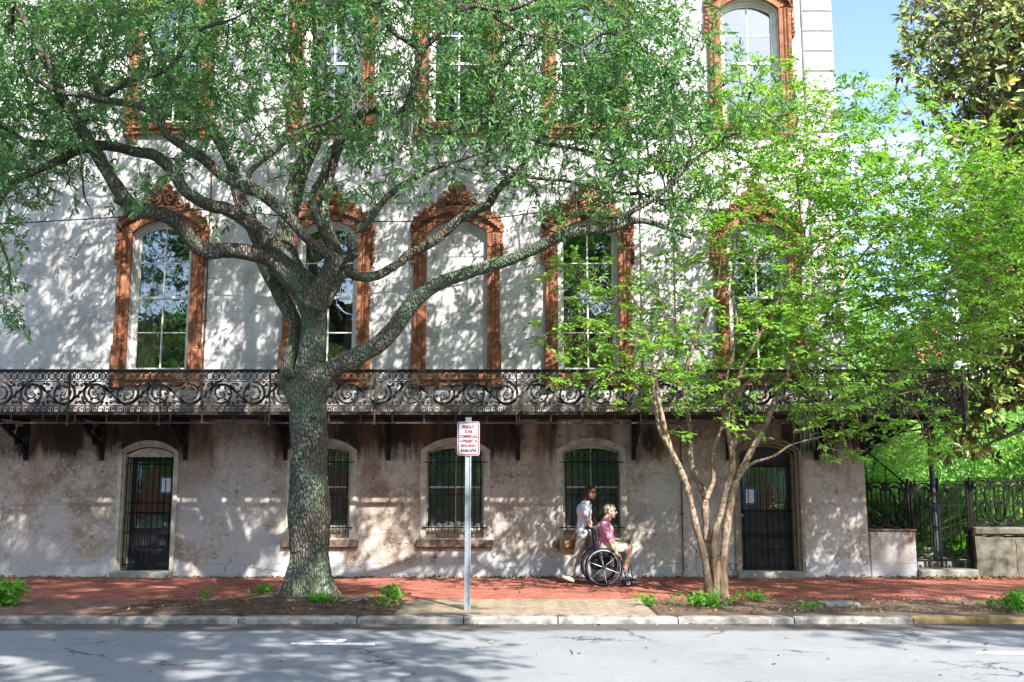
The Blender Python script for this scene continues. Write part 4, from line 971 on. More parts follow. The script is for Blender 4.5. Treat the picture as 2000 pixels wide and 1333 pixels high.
# the part of the crown that rises above the picture
m2 = 5200; xs = RNG.uniform(-9.5, 2.6, m2); ys = RNG.uniform(-6.8, -1.5, m2); zs_ = 9.2 + RNG.random(m2) ** 1.4 * (4.6 - .00 * xs); S2 = np.stack([xs, ys, zs_], 1)
keepm = ((xs + 3.2) / 6.8) ** 2 + ((ys + 4.2) / 3.3) ** 2 + ((zs_ - 9) / 4.4) ** 2 < 1
S2 = S2[keepm]; lim = np.array([noise.noise(Vector((p[0] * .55, p[1] * .55, p[2] * .55))) for p in S2.tolist()]); S2 = S2[lim > -.12]
S = np.concatenate([S1, S2]); S = S[S[:, 1] < -.9]
up_nodes = [tuple(V3(600, -120, -3.2) + Vector((dx * .25 * t, dy * .2 * t, t * .32))) for dx, dy in ((-1, 0), (1, -.5), (-2.4, -.8), (.5, .8), (2, .2), (-4, .2)) for t in range(0, 10)]
A, P_, load, tip = twig_net(limb_nodes + up_nodes, S)
local(link('twigs', twig_mesh('oak_twigs', A, P_, load, len(limb_nodes) + len(up_nodes), MT['oak_bark'], .0038, .028), kind='stuff'), oak)
ax = unit(unit(A[tip] - A[P_[tip]]) + RNG.normal(size=(len(tip), 3)) * .55 + np.array([0, 0, -.12]))
b_, d_, n_, l_, w_, r_ = sprays_to_leaves(A[tip], ax, 13, .21, .088, .024, .75, .9)
# second twig beside each so that the spray reads as a rosette
ax2 = unit(ax + RNG.normal(size=ax.shape) * .9); q = sprays_to_leaves(A[tip] - ax * .08, ax2, 9, .18, .082, .023, .8, .9)
cat = lambda *a: [np.concatenate(z) for z in zip(*a)]
b_, d_, n_, l_, w_, r_ = cat((b_, d_, n_, l_, w_, r_), q)
local(link('crown', leaf_mesh('oak_leaves', b_, d_, n_, l_, w_, 'oak_leaf', r_), kind='stuff'), oak)
print('oak leaves', len(b_))
sm_ = MB()
for (u, v, y, n, L) in ((792, 232, -4.7, 60, .55), (700, 195, -4.5, 30, .35), (790, 170, -4.6, 30, .3), (280, 330, -4.3, 14, .25), (805, 120, -4.6, 14, .3)):
    c = V3(u, v, y)
    for k in range(n):
        p = c + Vector((random.gauss(0, .10), random.gauss(0, .06), random.gauss(0, .05))); l = L * random.uniform(.3, 1)
        pts = [p + Vector((random.gauss(0, .012), random.gauss(0, .012), -l * t)) for t in (0, .3, .6, 1)]; sm_.tube(pts, [.003, .006, .005, .001], 3, False)
local(sm_.build('spanish_moss', MT['moss_grey'], None, kind='stuff'), oak)

# ------------------------------------------------------------------ crepe myrtle
MY = -3.25
MST = {
 's1': [(1388, 1178, 15), (1384, 1150, 11), (1375, 1084, 9), (1360, 1030, 8.5), (1345, 964, 8), (1334, 931, 9), (1318, 898, 8), (1303, 856, 7), (1295, 823, 6.5), (1285, 770, 6), (1276, 710, 5), (1262, 650, 4), (1240, 590, 3), (1215, 540, 2)],
 's1b': [(1330, 915, 6), (1310, 880, 5.5), (1290, 845, 5), (1281, 800, 5), (1276, 750, 4), (1290, 690, 3), (1300, 620, 2.5), (1280, 560, 2)],
 's2': [(1395, 1178, 15), (1388, 1120, 10), (1382, 1066, 10), (1378, 1000, 10), (1373, 962, 9), (1356, 926, 8), (1348, 889, 7), (1350, 856, 6), (1345, 820, 6), (1338, 760, 5), (1349, 690, 5.5), (1380, 608, 5.5), (1405, 566, 5), (1433, 535, 4.5), (1468, 510, 4), (1510, 486, 3), (1560, 440, 2.5), (1590, 380, 2)],
 's2b': [(1379, 975, 7), (1393, 940, 6), (1391, 901, 5.5), (1396, 871, 5), (1411, 829, 5), (1416, 760, 4.5), (1428, 700, 4), (1440, 640, 3.5), (1430, 560, 3), (1440, 470, 2.5), (1450, 400, 2)],
 's3': [(1401, 1178, 15), (1399, 1120, 11), (1394, 1075, 9), (1396, 1045, 8), (1408, 1000, 8), (1420, 949, 8.5), (1430, 916, 8), (1427, 865, 8), (1418, 820, 8), (1430, 783, 7), (1440, 748, 6.5), (1451, 713, 6), (1468, 685, 6), (1496, 629, 5), (1530, 570, 4), (1580, 500, 3), (1650, 440, 2.5), (1700, 380, 2)],
 's3b': [(1428, 900, 6), (1436, 860, 5.5), (1433, 820, 5), (1438, 770, 4.5), (1500, 720, 4), (1560, 700, 3)],
 's4': [(1415, 1182, 15), (1414, 1140, 11), (1412, 1105, 10.5), (1418, 1045, 10), (1426, 988, 10), (1434, 950, 9.5), (1446, 924, 9), (1465, 885, 8), (1480, 858, 8), (1496, 829, 8), (1517, 776, 7.5), (1538, 738, 7), (1566, 699, 6), (1594, 671, 5), (1608, 640, 4), (1640, 560, 3.5), (1700, 480, 3), (1760, 420, 2.5), (1840, 380, 2)],
 's5': [(1446, 926, 5), (1470, 905, 4), (1510, 892, 3.5), (1540, 872, 3), (1570, 862, 2.5), (1620, 850, 2)],
 's6': [(1517, 780, 5), (1560, 770, 4), (1600, 790, 3.5), (1660, 800, 3), (1720, 780, 2.5), (1800, 760, 2)],
 's7': [(1594, 671, 4), (1650, 700, 3.5), (1700, 740, 3), (1780, 800, 2.5), (1800, 830, 2)],
 's8': [(1405, 566, 4), (1419, 514, 4), (1432, 480, 3), (1447, 420, 2.5), (1440, 360, 2), (1480, 280, 2)],
 's9': [(1608, 640, 3.5), (1680, 610, 3), (1760, 590, 2.5), (1850, 560, 2)],
 's10': [(1580, 500, 3), (1560, 400, 2.5), (1550, 300, 2), (1500, 230, 2)],
 's11': [(1338, 760, 4), (1310, 730, 3), (1270, 680, 2.5), (1180, 640, 2), (1100, 600, 1.6)],
}
myr = thing('crepe_myrtle_tree', 'slender multi-stemmed crepe myrtle with smooth tan stems and bright green leaves', 'tree', (P(1400, 1165, MY)[0], MY, 0))
tm = MB(); my_nodes = []
my_end = {'s1': -3.9, 's1b': -4.2, 's2': -2.6, 's2b': -3.3, 's3': -3.4, 's3b': -3.6, 's4': -2.7, 's5': -3.4, 's6': -3.2, 's7': -3.4, 's8': -2.8, 's9': -2.6, 's10': -3.0, 's11': -4.2}
my_start = {'s1b': -3.5, 's2b': -3.3, 's3b': -3.3, 's5': -3.1, 's6': -3.05, 's7': -2.9, 's8': -2.9, 's9': -2.95, 's10': -3.4, 's11': -3.1}
for k, pix in MST.items():
    pts, rad = limb_path(pix, my_start.get(k, MY + {'s1': -.05, 's2': .1, 's3': .0, 's4': -.08}.get(k, 0)), my_end[k])
    tm.tube(pts, [max(.0085, r * .79 * (1 + .10 * math.sin(i * 1.3))) for i, r in enumerate(rad)], 8)
    my_nodes += [tuple(p) for p in pts[::2] if p.z > 1.9]
me = remesh(tm, .0115, 2, .5); local(link('trunk', set_mat(me, MT['myrtle_bark'], 'myrtle_trunk')), myr)
MYR = [(20, '00000000122100'), (20, '00000001233322111'), (20, '000000024555554320'), (20, '00000013567765434333'), (20, '0000002457887777666555'), (20, '00000024667888878877665'), (20, '00000024655678778877765'), (20, '00001123344565788886554'),
       (20, '12321222334566567876543'), (20, '102333222246765656666543'), (20, '0124343124776653666433'), (20, '0244255445664653443'), (20, '0122356433445443222'), (20, '0000133322235432211'), (20, '00000010220144222000'), (20, '0000000000003434400')]
def my_depth(u, v): return RNG.uniform(-4.7, -1.75) if v > 560 else RNG.uniform(-4.6, -1.3)
S = sample_map(MYR, 100, 1.9, my_depth)
A, P_, load, tip = twig_net(my_nodes, S)
local(link('twigs', twig_mesh('myrtle_twigs', A, P_, load, len(my_nodes), MT['myrtle_bark'], .0026, .014), kind='stuff'), myr)
hd = unit(A[tip] - A[P_[tip]]); hd[:, 2] *= .45; ax = unit(unit(hd) + RNG.normal(size=hd.shape) * np.array([.5, .5, .22]))
p1 = sprays_to_leaves(A[tip], ax, 12, .24, .068, .036, 1.3, 1.7, True)
ax2 = unit(ax + RNG.normal(size=ax.shape) * np.array([.9, .9, .3])); p2 = sprays_to_leaves(A[tip] - ax * .05, ax2, 9, .2, .060, .034, 1.3, 1.7, True)
b_, d_, n_, l_, w_, r_ = cat(p1, p2); local(link('crown', leaf_mesh('myrtle_leaves', b_, d_, n_, l_, w_, 'myrtle_leaf', r_), kind='stuff'), myr)
print('myrtle leaves', len(b_))
sm_ = MB(); c = V3(1572, 800, -2.6)
for k in range(34):
    p = c + Vector((random.gauss(0, .09), random.gauss(0, .05), random.gauss(0, .04))); l = .75 * random.uniform(.3, 1)
    sm_.tube([p + Vector((random.gauss(0, .015), random.gauss(0, .012), -l * t)) for t in (0, .3, .6, 1)], [.003, .006, .005, .001], 3, False)
local(sm_.build('spanish_moss', MT['moss_grey'], None, kind='stuff'), myr)

# ------------------------------------------------------------------ southern magnolia in the side garden
MG = [(34, '025689998'), (34, '024699999'), (34, '036789999'), (34, '015689999'), (34, '002489999'), (34, '001588899'), (34, '000258899'), (34, '000147899'), (34, '000136789'), (34, '000026888'), (34, '000026788'), (34, '000136889'),
      (34, '000256789'), (34, '000366899'), (34, '000268987'), (34, '000177620'), (34, '001531210'), (34, '001320000')]
S = sample_map(MG, 0, 2.3, lambda u, v: RNG.uniform(-1.6, 2.6) if v < 700 else RNG.uniform(-1.2, 1.5))
m3 = 500; ex = np.stack([RNG.uniform(9.2, 15, m3), RNG.uniform(-1, 6, m3), RNG.uniform(3.5, 14, m3)], 1); S = np.concatenate([S, ex])
mag = thing('magnolia_tree', 'tall magnolia with glossy leaves and rust-brown undersides in the side garden', 'tree', (11.0, 2.2, 0))
tp = [Vector((11.0, 2.2, -.1)), Vector((11.05, 2.1, 2)), Vector((10.9, 2.1, 5)), Vector((11, 2.2, 9)), Vector((11.1, 2.3, 14))]
tm = MB(); tm.tube(catmull([tuple(p) for p in tp], 4), np.linspace(.26, .06, 17), 12); mn = [tuple(p) for p in catmull([tuple(p) for p in tp], 8)[8:]]
for (z, e) in ((3.0, (8.6, -.3, 3.0)), (4.5, (9.4, -.6, 4.4)), (5.5, (9.0, .6, 6.2)), (7.0, (8.9, .1, 8.2)), (8.5, (8.2, .5, 10.0)), (9.5, (7.8, .4, 11.3)), (2.6, (8.7, 0, 2.4))):
    a = Vector((11, 2.15, z)); e = Vector(e); pts = [a, a.lerp(e, .35) + Vector((0, 0, .25)), a.lerp(e, .7) + Vector((0, .1, .1)), e]; c = catmull([tuple(p) for p in pts], 4)
    tm.tube(c, np.linspace(.09, .02, len(c)), 7); mn += [tuple(p) for p in c[2:]]
local(tm.build('trunk', MT['oak_bark'], None, True), mag)
A, P_, load, tip = twig_net(mn, S); local(link('twigs', twig_mesh('magnolia_twigs', A, P_, load, len(mn), MT['oak_bark'], .006, .04), kind='stuff'), mag)
ax = unit(unit(A[tip] - A[P_[tip]]) + RNG.normal(size=(len(tip), 3)) * .4 + np.array([0, -.2, .5]))
b_, d_, n_, l_, w_, r_ = sprays_to_leaves(A[tip], ax, 12, .12, .155, .058, 1.25, .2); n_ = unit(ax.repeat(12, 0) * .45 + np.array([0, -.55, .6]) + RNG.normal(size=n_.shape) * .6)
local(link('crown', leaf_mesh('magnolia_leaves', b_, d_, n_, l_, w_, 'magnolia_leaf', r_, .12), kind='stuff'), mag); print('magnolia', len(b_))

# ------------------------------------------------------------------ garden trees and shrubs beyond the fence
def bush(name, label, cat, c, r, n, mat, L=.09, W=.045, seed=0, trunk=True, lump=.45, group=None, tz=0.0):
    o = thing(name, label, cat, (c[0], c[1], tz), group)
    d = unit(RNG.normal(size=(n, 3))); rad = RNG.random(n) ** .45
    f = np.array([1 + lump * noise.noise(Vector((q[0] * 2.3 + seed, q[1] * 2.3, q[2] * 2.3))) for q in d.tolist()])
    p = np.array(c) + d * np.array(r) * (rad * f)[:, None]; p = p[p[:, 2] > tz + .05]; d = d[:len(p)]
    out = unit(p - np.array(c)); ax = unit(out + RNG.normal(size=p.shape) * .6)
    q = sprays_to_leaves(p, ax, 6, L * 2.0, L, W, .9, .8); local(link('crown', leaf_mesh(name + '_leaves', q[0], q[1], q[2], q[3], q[4], mat, q[5]), kind='stuff'), o)
    if trunk:
        t = MB(); base = Vector((c[0], c[1], tz - .05))
        for k in range(5):
            a = 2 * PI * k / 5 + seed; e = Vector((c[0] + r[0] * .5 * math.cos(a), c[1] + r[1] * .5 * math.sin(a), c[2] + r[2] * .3)); t.tube([base, base.lerp(e, .4) + Vector((0, 0, .2)), e], [.07, .05, .02], 6)
        local(t.build('trunk', MT['oak_bark'], None, True), o)
    return o
bush('garden_tree', 'soft light green tree filling the garden behind the iron fence', 'tree', (12.0, 10.0, 2.7), (3.6, 2.6, 1.9), 4200, 'shrub_leaf', .12, .05, 1)
bush('garden_tree', 'pale green feathery tree beside the house corner behind the stair rail', 'tree', (8.8, 7.5, 2.2), (1.9, 1.8, 1.6), 2200, 'shrub_leaf', .11, .045, 5)
bush('garden_shrub', 'bright yellow-green shrub by the brick house at the right edge', 'shrub', (12.6, 5.5, 1.9), (1.0, 1.0, .9), 700, 'myrtle_leaf', .11, .05, 9)
for k, (x, y, z, r, lb) in enumerate(((13, 26, 7.5, (4.5, 3, 4.5), 'dark leafy tree beyond the garden between house and brick building'), (21, 24, 7, (5, 3, 5), 'broad tree behind the magnolia'), (7.5, 30, 4.5, (4, 3, 3.6), 'distant green tree low behind the garden'), (29, 22, 6, (5, 3, 6), 'far tree at the right edge of the garden'))):
    bush('background_tree', lb, 'tree', (x, y, z), r, 2600, 'shrub_leaf' if k % 2 == 0 else 'oak_leaf', .22, .10, k * 3)
# spiky yucca clumps and broad leaved plants
def blades(name, label, cat, x, y, n, L, mat, w=.045, z=0.0, droop=.6, loc_z=-.02):
    o = thing(name, label, cat, (x, y, loc_z)); B_, D_, N_, LL, WW, RR = [], [], [], [], [], []
    for k in range(n):
        a = random.uniform(0, 2 * PI); el = random.uniform(.15, 1.4); d = np.array([math.cos(a) * math.cos(el), math.sin(a) * math.cos(el), math.sin(el)])
        B_.append((x, y, z + random.uniform(0, .25))); D_.append(d); N_.append(np.array([-d[0] * d[2], -d[1] * d[2], 1 - d[2] ** 2]) + 1e-3); LL.append(L * random.uniform(.7, 1.1)); WW.append(w); RR.append(random.random())
    local(link('leaves', leaf_mesh(name, np.array(B_), np.array(D_), np.array(N_), LL, WW, mat, RR, .3), kind='stuff'), o); return o
for k, (u, y, n, L, lb) in enumerate(((1722, 2.0, 110, 1.25, 'spiky yucca behind the left fence panel'), (1765, 1.5, 120, 1.3, 'spiky yucca left of the gate'), (1820, 2.4, 150, 1.4, 'tall spiky yucca filling the view through the gate'), (1875, 3.0, 100, 1.2, 'yucca clump seen past the right gate leaf'), (1950, 2.6, 110, 1.1, 'yucca clump behind the right fence run'))):
    blades('yucca', lb, 'plant', P(u, 1000, y)[0], y, n, L, 'blade_leaf', .06, .35)
for k, (u, y, lb) in enumerate(((1700, 1.0, 'broad leaved plant against the house corner behind the fence'), (1760, .9, 'broad leaved plant low behind the fence panel'), (1868, 1.6, 'bright broad leaved plant behind the right gate leaf'), (1940, 1.2, 'broad leaved plant behind the stone blocks'))):
    x = P(u, 1040, y)[0]; blades('broad_leaf_plant', lb, 'plant', x, y, 60, .5, 'weed_leaf', .2, .15)

# brick neighbour with a white porch
nb = thing('brick_house', 'red brick house with white balcony railing at the right edge', 'house', (22, 27, 0))
def nbp(name, m, mb): return local(mb.build(name, MT[m]), nb)
xl = P(1955, 780, 20)[0]
mb = MB(); mb.box(xl + 1.6, xl + 14, 22, 26.5, -.1, 13); nbp('wall', 'house_brick', mb)
mb = MB(); mb.box(xl - 1.6, xl + 12, 19.6, 21.99, 5.0, 5.22); nbp('porch_floor', 'porch_white', mb)
mb = MB(); mb.box(xl - 1.6, xl + 12, 19.6, 19.66, 6.15, 6.25)
nbp('porch_rail', 'porch_white', mb)
for k in range(46):
    mb = MB(); x = xl - 1.5 + k * .28; mb.box(x, x + .09, 19.61, 19.65, 5.221, 6.149); nbp('baluster', 'porch_white', mb)
for k in range(3): mb = MB(); x = xl - 1.3 + k * 4.2; mb.lathe([(.2, 0), (.2, 5.0), (.16, 5.0), (.14, 9.5), (.2, 9.6)], (x, 20.6, -.05), 14); nbp('column', 'porch_white', mb)
for k in range(3):
    for zz in (1.4, 6.2, 10.6):
        mb = MB(); x = xl + 2.6 + k * 3.2; mb.prism([(x - .75, zz), (x + .75, zz), (x + .75, zz + 2.4), (x - .75, zz + 2.4)], [[(x - .6, zz + .12), (x + .6, zz + .12), (x + .6, zz + 2.28), (x - .6, zz + 2.28)]], 21.9, 21.995); w = nbp('window', 'porch_white', mb)
        mb = MB(); mb.box(x - .6, x + .6, 21.95, 21.98, zz + .12, zz + 2.28); nbp('pane', 'lens_black', mb)
mb = MB(); mb.box(xl + .8, xl + 14.4, 21.6, 26.9, 13.002, 13.4); nbp('roof', 'roof_slate', mb)
mb = MB(); mb.box(xl - 1.8, xl + 12, 19.4, 21.9, 4.5, 4.98); nbp('porch_beam', 'roof_slate', mb)
tower = thing('brick_building', 'red brick chimney block glimpsed against the sky between the tree crowns', 'building', (P(1805, 680, 34)[0], 34, 0))
mb = MB(); x = P(1792, 680, 34)[0]; mb.box(x, x + 9, 34, 42, -.1, P(1800, 655, 34)[1]); mb.box(x - .2, x + 9.2, 33.8, 42.2, P(1800, 655, 34)[1] + .001, P(1800, 655, 34)[1] + .5); local(mb.build('wall', MT['house_brick']), tower)

# ------------------------------------------------------------------ low walls, fence, gate
gw_ = MB(); n = 14; vs = []
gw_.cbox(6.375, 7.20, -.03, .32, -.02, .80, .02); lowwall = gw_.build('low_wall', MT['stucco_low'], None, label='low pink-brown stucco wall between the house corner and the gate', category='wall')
cp = MB(); cp.cbox(6.374, 7.22, -.05, .34, .802, .84, .012); cp.build('coping', MT['brownstone'], lowwall)
sw = thing('stone_wall', 'low wall of big rough stone blocks right of the gate', 'wall', (8.3, 0, 0))
x = 8.26
for k, wdt in enumerate((.72, .85, .78, .9, .8, .9)):
    mb = MB(); m_ = 10; vs = []
    t = MB(); t.box(0, wdt - .012, -.03, .36, -.03, .70)
    me = t.mesh('b', None); bm = bmesh.new(); bm.from_mesh(me); bmesh.ops.subdivide_edges(bm, edges=bm.edges, cuts=5, use_grid_fill=True)
    for v in bm.verts: v.co += Vector([noise.noise(Vector((v.co.x * 5 + k * 3 + q, v.co.y * 5, v.co.z * 5))) * .03 for q in (0, 9, 18)])
    bm.to_mesh(me); bm.free(); me.materials.append(MT['stone_block']); me.name = 'stone_block'; local(link('stone', me, None), sw).location = (x, 0, 0); x += wdt
cp = MB(); cp.cbox(8.24, 13.2, -.06, .38, .735, .875, .03); local(cp.build('coping', MT['stone_block']), sw)
st = MB(); st.cbox(7.21, 8.25, -.12, .42, -.03, .14, .03); st.build('step', MT['concrete'], None, label='mossy stone step under the iron gate', category='step')
st = MB(); st.box(7.21, 8.24, .425, 2.0, -.03, .26); st.build('garden_path', MT['concrete'], None, kind='structure')

def oval(mb, cx, z0, z1, r, t, y0=-.014, y1=.014):
    pts = []
    for i in range(13): a = PI * i / 12; pts.append((cx + r * math.cos(a), z1 - r + r * math.sin(a)))
    for i in range(13): a = PI + PI * i / 12; pts.append((cx + r * math.cos(a), z0 + r + r * math.sin(a)))
    mb.ribbon(pts, t, y0, y1, closed=True)
def fence_unit(H, p=.335, dbl=False):
    """one repeat of the fence: long oval ring, scalloped collars, round boss, thin rods"""
    m = MB(); c = p / 2; oval(m, c, .10, H - .10, .085, .026)
    for s in (0, 1):
        m.ribbon([(c + .150 * math.cos(a), (H - .155 if s else .155) + (1 if s else -1) * .13 * math.sin(a)) for a in np.linspace(.1, PI - .1, 11)], .028, -.018, .018)
        for q in (-1, 1): m.ribbon(spiral(c + q * .135, (H - .16 if s else .16), .035, .010, PI / 2 * (1 if s else -1), 1.2 * q, 12), .018, -.016, .016); m.ball((c + q * .15, 0, H - .05 if s else .05), (.03, .022, .03), 8, 5)
        m.ball((c, 0, H - .12 if s else .12), (.035, .024, .025), 8, 5)
    for zz in ([H / 2] if not dbl else [H * .34, H * .68]):
        m.torus((c, 0, zz), .042, .013, 'y', 14, 6); m.ball((c, 0, zz), (.018, .02, .018), 8, 5); m.box(c - .078, c - .055, -.008, .008, zz - .008, zz + .008); m.box(c + .055, c + .078, -.008, .008, zz - .008, zz + .008)
    m.box(-.006, .006, -.006, .006, .0, H + .02); m.box(0, p, -.009, .009, .0, .014); m.box(0, p, -.008, .008, H + .004, H + .018)
    m.box(c - .006, c + .006, -.005, .005, .10, H - .1)
    return m
fu = fence_unit(.86).mesh('fence_panel', MT['iron']); fg = fence_unit(1.37, .37, True).mesh('gate_panel', MT['iron'])
post = MB(); post.box(-.019, .019, -.019, .019, 0, .865); post.ball((0, 0, .87), (.022, .022, .026), 8, 6); post_me = post.mesh('post', MT['iron'])
f1 = thing('iron_fence', 'black cast iron fence of long ovals on the low stucco wall', 'fence', (6.40, .12, .84))
for k in range(2): link('fence_panel', fu, f1, (.02 + .335 * k, 0, 0))
mb = MB(); oval(mb, .10, .10, .76, .06, .02); mb.build('half_panel', MT['iron'], f1, loc=(.67, 0, 0)); link('post', post_me, f1, (.76, 0, 0))
f2 = thing('iron_fence', 'black cast iron fence of long ovals on the rough stone block wall', 'fence', (8.28, .12, .875))
link('post', post_me, f2, (0, 0, 0))
for k in range(11): link('fence_panel', fu, f2, (.03 + .335 * k, 0, -.005))
gp = MB(); gp.box(-.019, .019, -.019, .019, 0, 1.53); gp.ball((0, 0, 1.535), (.022, .022, .026), 8, 6); gpm = gp.mesh('gate_post', MT['iron'])
for (gx, lb, rz, w, lab) in ((7.215, 0, .05, .48, 'left leaf of the black iron garden gate'), (8.225, 0, -.16, .50, 'right leaf of the black iron garden gate, slightly ajar')):
    g = thing('gate', lab, 'gate', (gx, .10, .145), None, (0, 0, rz)); s = 1 if gx < 7.5 else -1
    link('gate_post', gpm, g)
    link('gate_panel', fg, g, (.055 if s > 0 else -.055 - .37, 0, .16))
    mb = MB(); mb.box(s * w - .016, s * w + .016, -.016, .016, .02, 1.60); mb.box(min(0, s * w), max(0, s * w), -.010, .010, 1.10, 1.125); mb.box(min(0, s * w), max(0, s * w), -.012, .012, .12, .145); mb.build('gate_frame', MT['iron'], g)
    for k in range(2): mb = MB(); xx = s * (.03 + .43 * k); mb.box(xx - .006, xx + .006, -.006, .006, .146, 1.5); mb.build('rod', MT['iron'], g)
lp = thing('lamp_post', 'slim dark lamp post behind the gate, its head lost in the leaves', 'lamp post', (P(1830, 1090, .55)[0], .55, .26))
mb = MB(); mb.lathe([(.07, 0), (.07, .06), (.05, .12), (.045, 1.2), (.055, 1.24), (.048, 1.3), (.042, 2.35)], n=12); mb.build('post', MT['lead_grey'], lp, True)
mb = MB(); mb.lathe([(.05, 2.35), (.10, 2.4), (.13, 2.7), (.15, 2.72), (.05, 2.86), (.015, 2.92)], n=10); mb.build('lantern', MT['lead_grey'], lp)
sr = thing('stair_rail', 'dark sloping stair handrail behind the house corner', 'handrail', (6.9, 1.8, 0))
mb = MB(); a, b = V3(1690, 880, 1.8), V3(1768, 945, 1.8); mb.tube([a, b], .016, 6)
for t in (.0, .5, 1): p = a.lerp(b, t); mb.tube([p, Vector((p.x, p.y, 0))], .010, 5)
local(mb.build('rail', MT['iron']), sr)

# ------------------------------------------------------------------ shade trees on the near side of the street (they cast the dapple on the road)
def shade_tree(label, x, y, r, cz, n, seed, holes=-.05, L=.16, W=.075, bx=0, by=0):
    o = thing('shade_tree', label, 'tree', (x, y, 0)); t = MB(); t.tube([(x + bx, y + by, -.1), (x + bx, y + by, 2), (x + bx * .5, y + by - .1, cz * .45), (x, y - .1, cz - r[2] * .6), (x, y, cz)], [.42, .33, .3, .26, .1], 12)
    nodes = []
    for k in range(9):
        a = 2 * PI * k / 9 + seed; e = Vector((x + r[0] * .8 * math.cos(a), y + r[1] * .8 * math.sin(a), cz + r[2] * (.2 + .4 * math.sin(k * 2.3)))); s = Vector((x, y, cz - r[2] * .65)); pts = catmull([tuple(s), tuple(s.lerp(e, .4) + Vector((0, 0, .5))), tuple(e)], 5); t.tube(pts, np.linspace(.16, .04, len(pts)), 7); nodes += [tuple(p) for p in pts]
    local(t.build('trunk', MT['oak_bark'], None, True), o)
    d = unit(RNG.normal(size=(n, 3))); p = np.array([x, y, cz]) + d * np.array(r) * (RNG.random(n) ** .4)[:, None]
    f = np.array([noise.noise(Vector((q[0] * .62 + seed, q[1] * .62, q[2] * .62))) for q in p.tolist()]); p = p[f > holes]
    A, P_, load, tip = twig_net(nodes, p[::3]); local(link('twigs', twig_mesh('shade_twigs', A, P_, load, len(nodes), MT['oak_bark'], .008, .06), kind='stuff'), o)
    q = sprays_to_leaves(p, unit(RNG.normal(size=p.shape)), 9, .35, L, W, .9, .8); local(link('crown', leaf_mesh('shade_leaves', *q[:5], 'oak_leaf', q[5]), kind='stuff'), o)
shade_tree('big street tree on the near pavement shading the left of the road', 0.6, -16.6, (5.4, 4.0, 6.0), 13.0, 6200, 2, holes=-.03, bx=3.6, by=-1.2)
shade_tree('street tree further left on the near pavement', -10.5, -17.4, (5.5, 3.6, 5.5), 12.5, 3000, 4)
shade_tree('street tree on the near pavement right of the viewer', 13.8, -17.0, (4.5, 3.4, 5.5), 14.0, 2800, 8, holes=.02)

# the far side of the square: what the windows mirror
ob = thing('opposite_house', 'red brick row house across the street behind the viewer', 'house', (-4, -40, 0))
mb = MB(); mb.box(-50, 50, -46, -40, -.1, 11); local(mb.build('wall', MT['house_brick']), ob)
mb = MB(); mb.box(-50.4, 50.4, -46.4, -39.6, 11.002, 11.5); local(mb.build('roof', MT['roof_slate']), ob)
for k in range(26):
    for zz in (1.2, 5.6):
        mb = MB(); mb.box(-44 + k * 3.5, -42.6 + k * 3.5, -39.99, -39.93, zz, zz + 2.4); local(mb.build('window', MT['porch_white']), ob)
for k, (x, y, z, r, lb) in enumerate(((-13, -27, 5.5, (5, 3, 5), 'leafy tree in the square far left behind the viewer'), (-4, -29, 5, (5, 3, 4.6), 'leafy tree in the square behind the viewer'), (6, -28, 3.8, (4, 3, 3.4), 'leafy tree in the square right behind the viewer'), (16, -29, 6, (6, 3, 5.5), 'leafy tree in the square far right behind the viewer'))):
    bush('square_tree', lb, 'tree', (x, y, z), r, 1500, 'oak_leaf', .30, .14, k * 2 + 1)
# ------------------------------------------------------------------ overhead wires
def wire(label, pts, r=.008):
    c = catmull([tuple(V3(*p)) for p in pts], 8); mb = MB(); mb.tube(c, r, 5); mb.build('overhead_wire', MT['cable'], None, True, label=label, category='wire')
wire('dark overhead wire sagging across the facade below the window crests', [(-150, 445, -1.6), (0, 438, -1.55), (240, 424, -1.3), (420, 410, -1.2), (620, 430, -1.1), (800, 433, -1.0), (900, 432, -.9), (1060, 415, -.8), (1300, 380, -.6)], .011)
wire('thin upper wire running level across the window crests', [(500, 392, -.7), (700, 397, -.7), (900, 396, -.7), (1180, 391, -.7), (1700, 385, -.7)], .006)

# ------------------------------------------------------------------ sign post
SX = P(914, 1000, -4.63)[0]; sp_ = thing('sign_post', 'galvanised post with a red and white freight zone permit sign at the kerb', 'street sign', (SX, -4.63, .0))
mb = MB(); mb.box(-.030, -.024, -.022, .0, -.1, 2.52); mb.box(.024, .030, -.022, .0, -.1, 2.52); mb.box(-.024, .024, -.004, .0, -.1, 2.52); mb.box(-.040, -.0301, -.022, -.018, -.1, 2.52); mb.box(.0301, .040, -.022, -.018, -.1, 2.52)
mb.build('post', MT['galvanised'], sp_)
def rrect(w, h, r, n=5):
    out = []
    for cx, cz, a0 in ((w / 2 - r, h / 2 - r, 0), (-w / 2 + r, h / 2 - r, PI / 2), (-w / 2 + r, -h / 2 + r, PI), (w / 2 - r, -h / 2 + r, 1.5 * PI)):
        out += [(cx + r * math.cos(a0 + PI / 2 * i / n), cz + r * math.sin(a0 + PI / 2 * i / n)) for i in range(n + 1)]
    return out
sy, sz = -.026, P(917, 857, -4.66)[1]
mb = MB(); mb.prism(rrect(.300, .452, .030), [], -.003, .0); sg = mb.build('sign_panel', MT['sign_white'], sp_, loc=(.002, sy, sz))
mb = MB(); mb.prism(rrect(.284, .436, .026), [rrect(.258, .410, .018)], -.0042, -.0032); mb.build('border', MT['sign_red'], sg)
for z in (.205, -.205): mb = MB(); mb.lathe([(.007, 0), (.007, .004), (.003, .006)], n=8); o = mb.build('bolt', MT['galvanised'], sg, loc=(0, -.003, z), rot=None) if False else mb.build('bolt', MT['galvanised'], sg, loc=(0, -.003, z)); o.rotation_euler = (PI / 2, 0, 0)
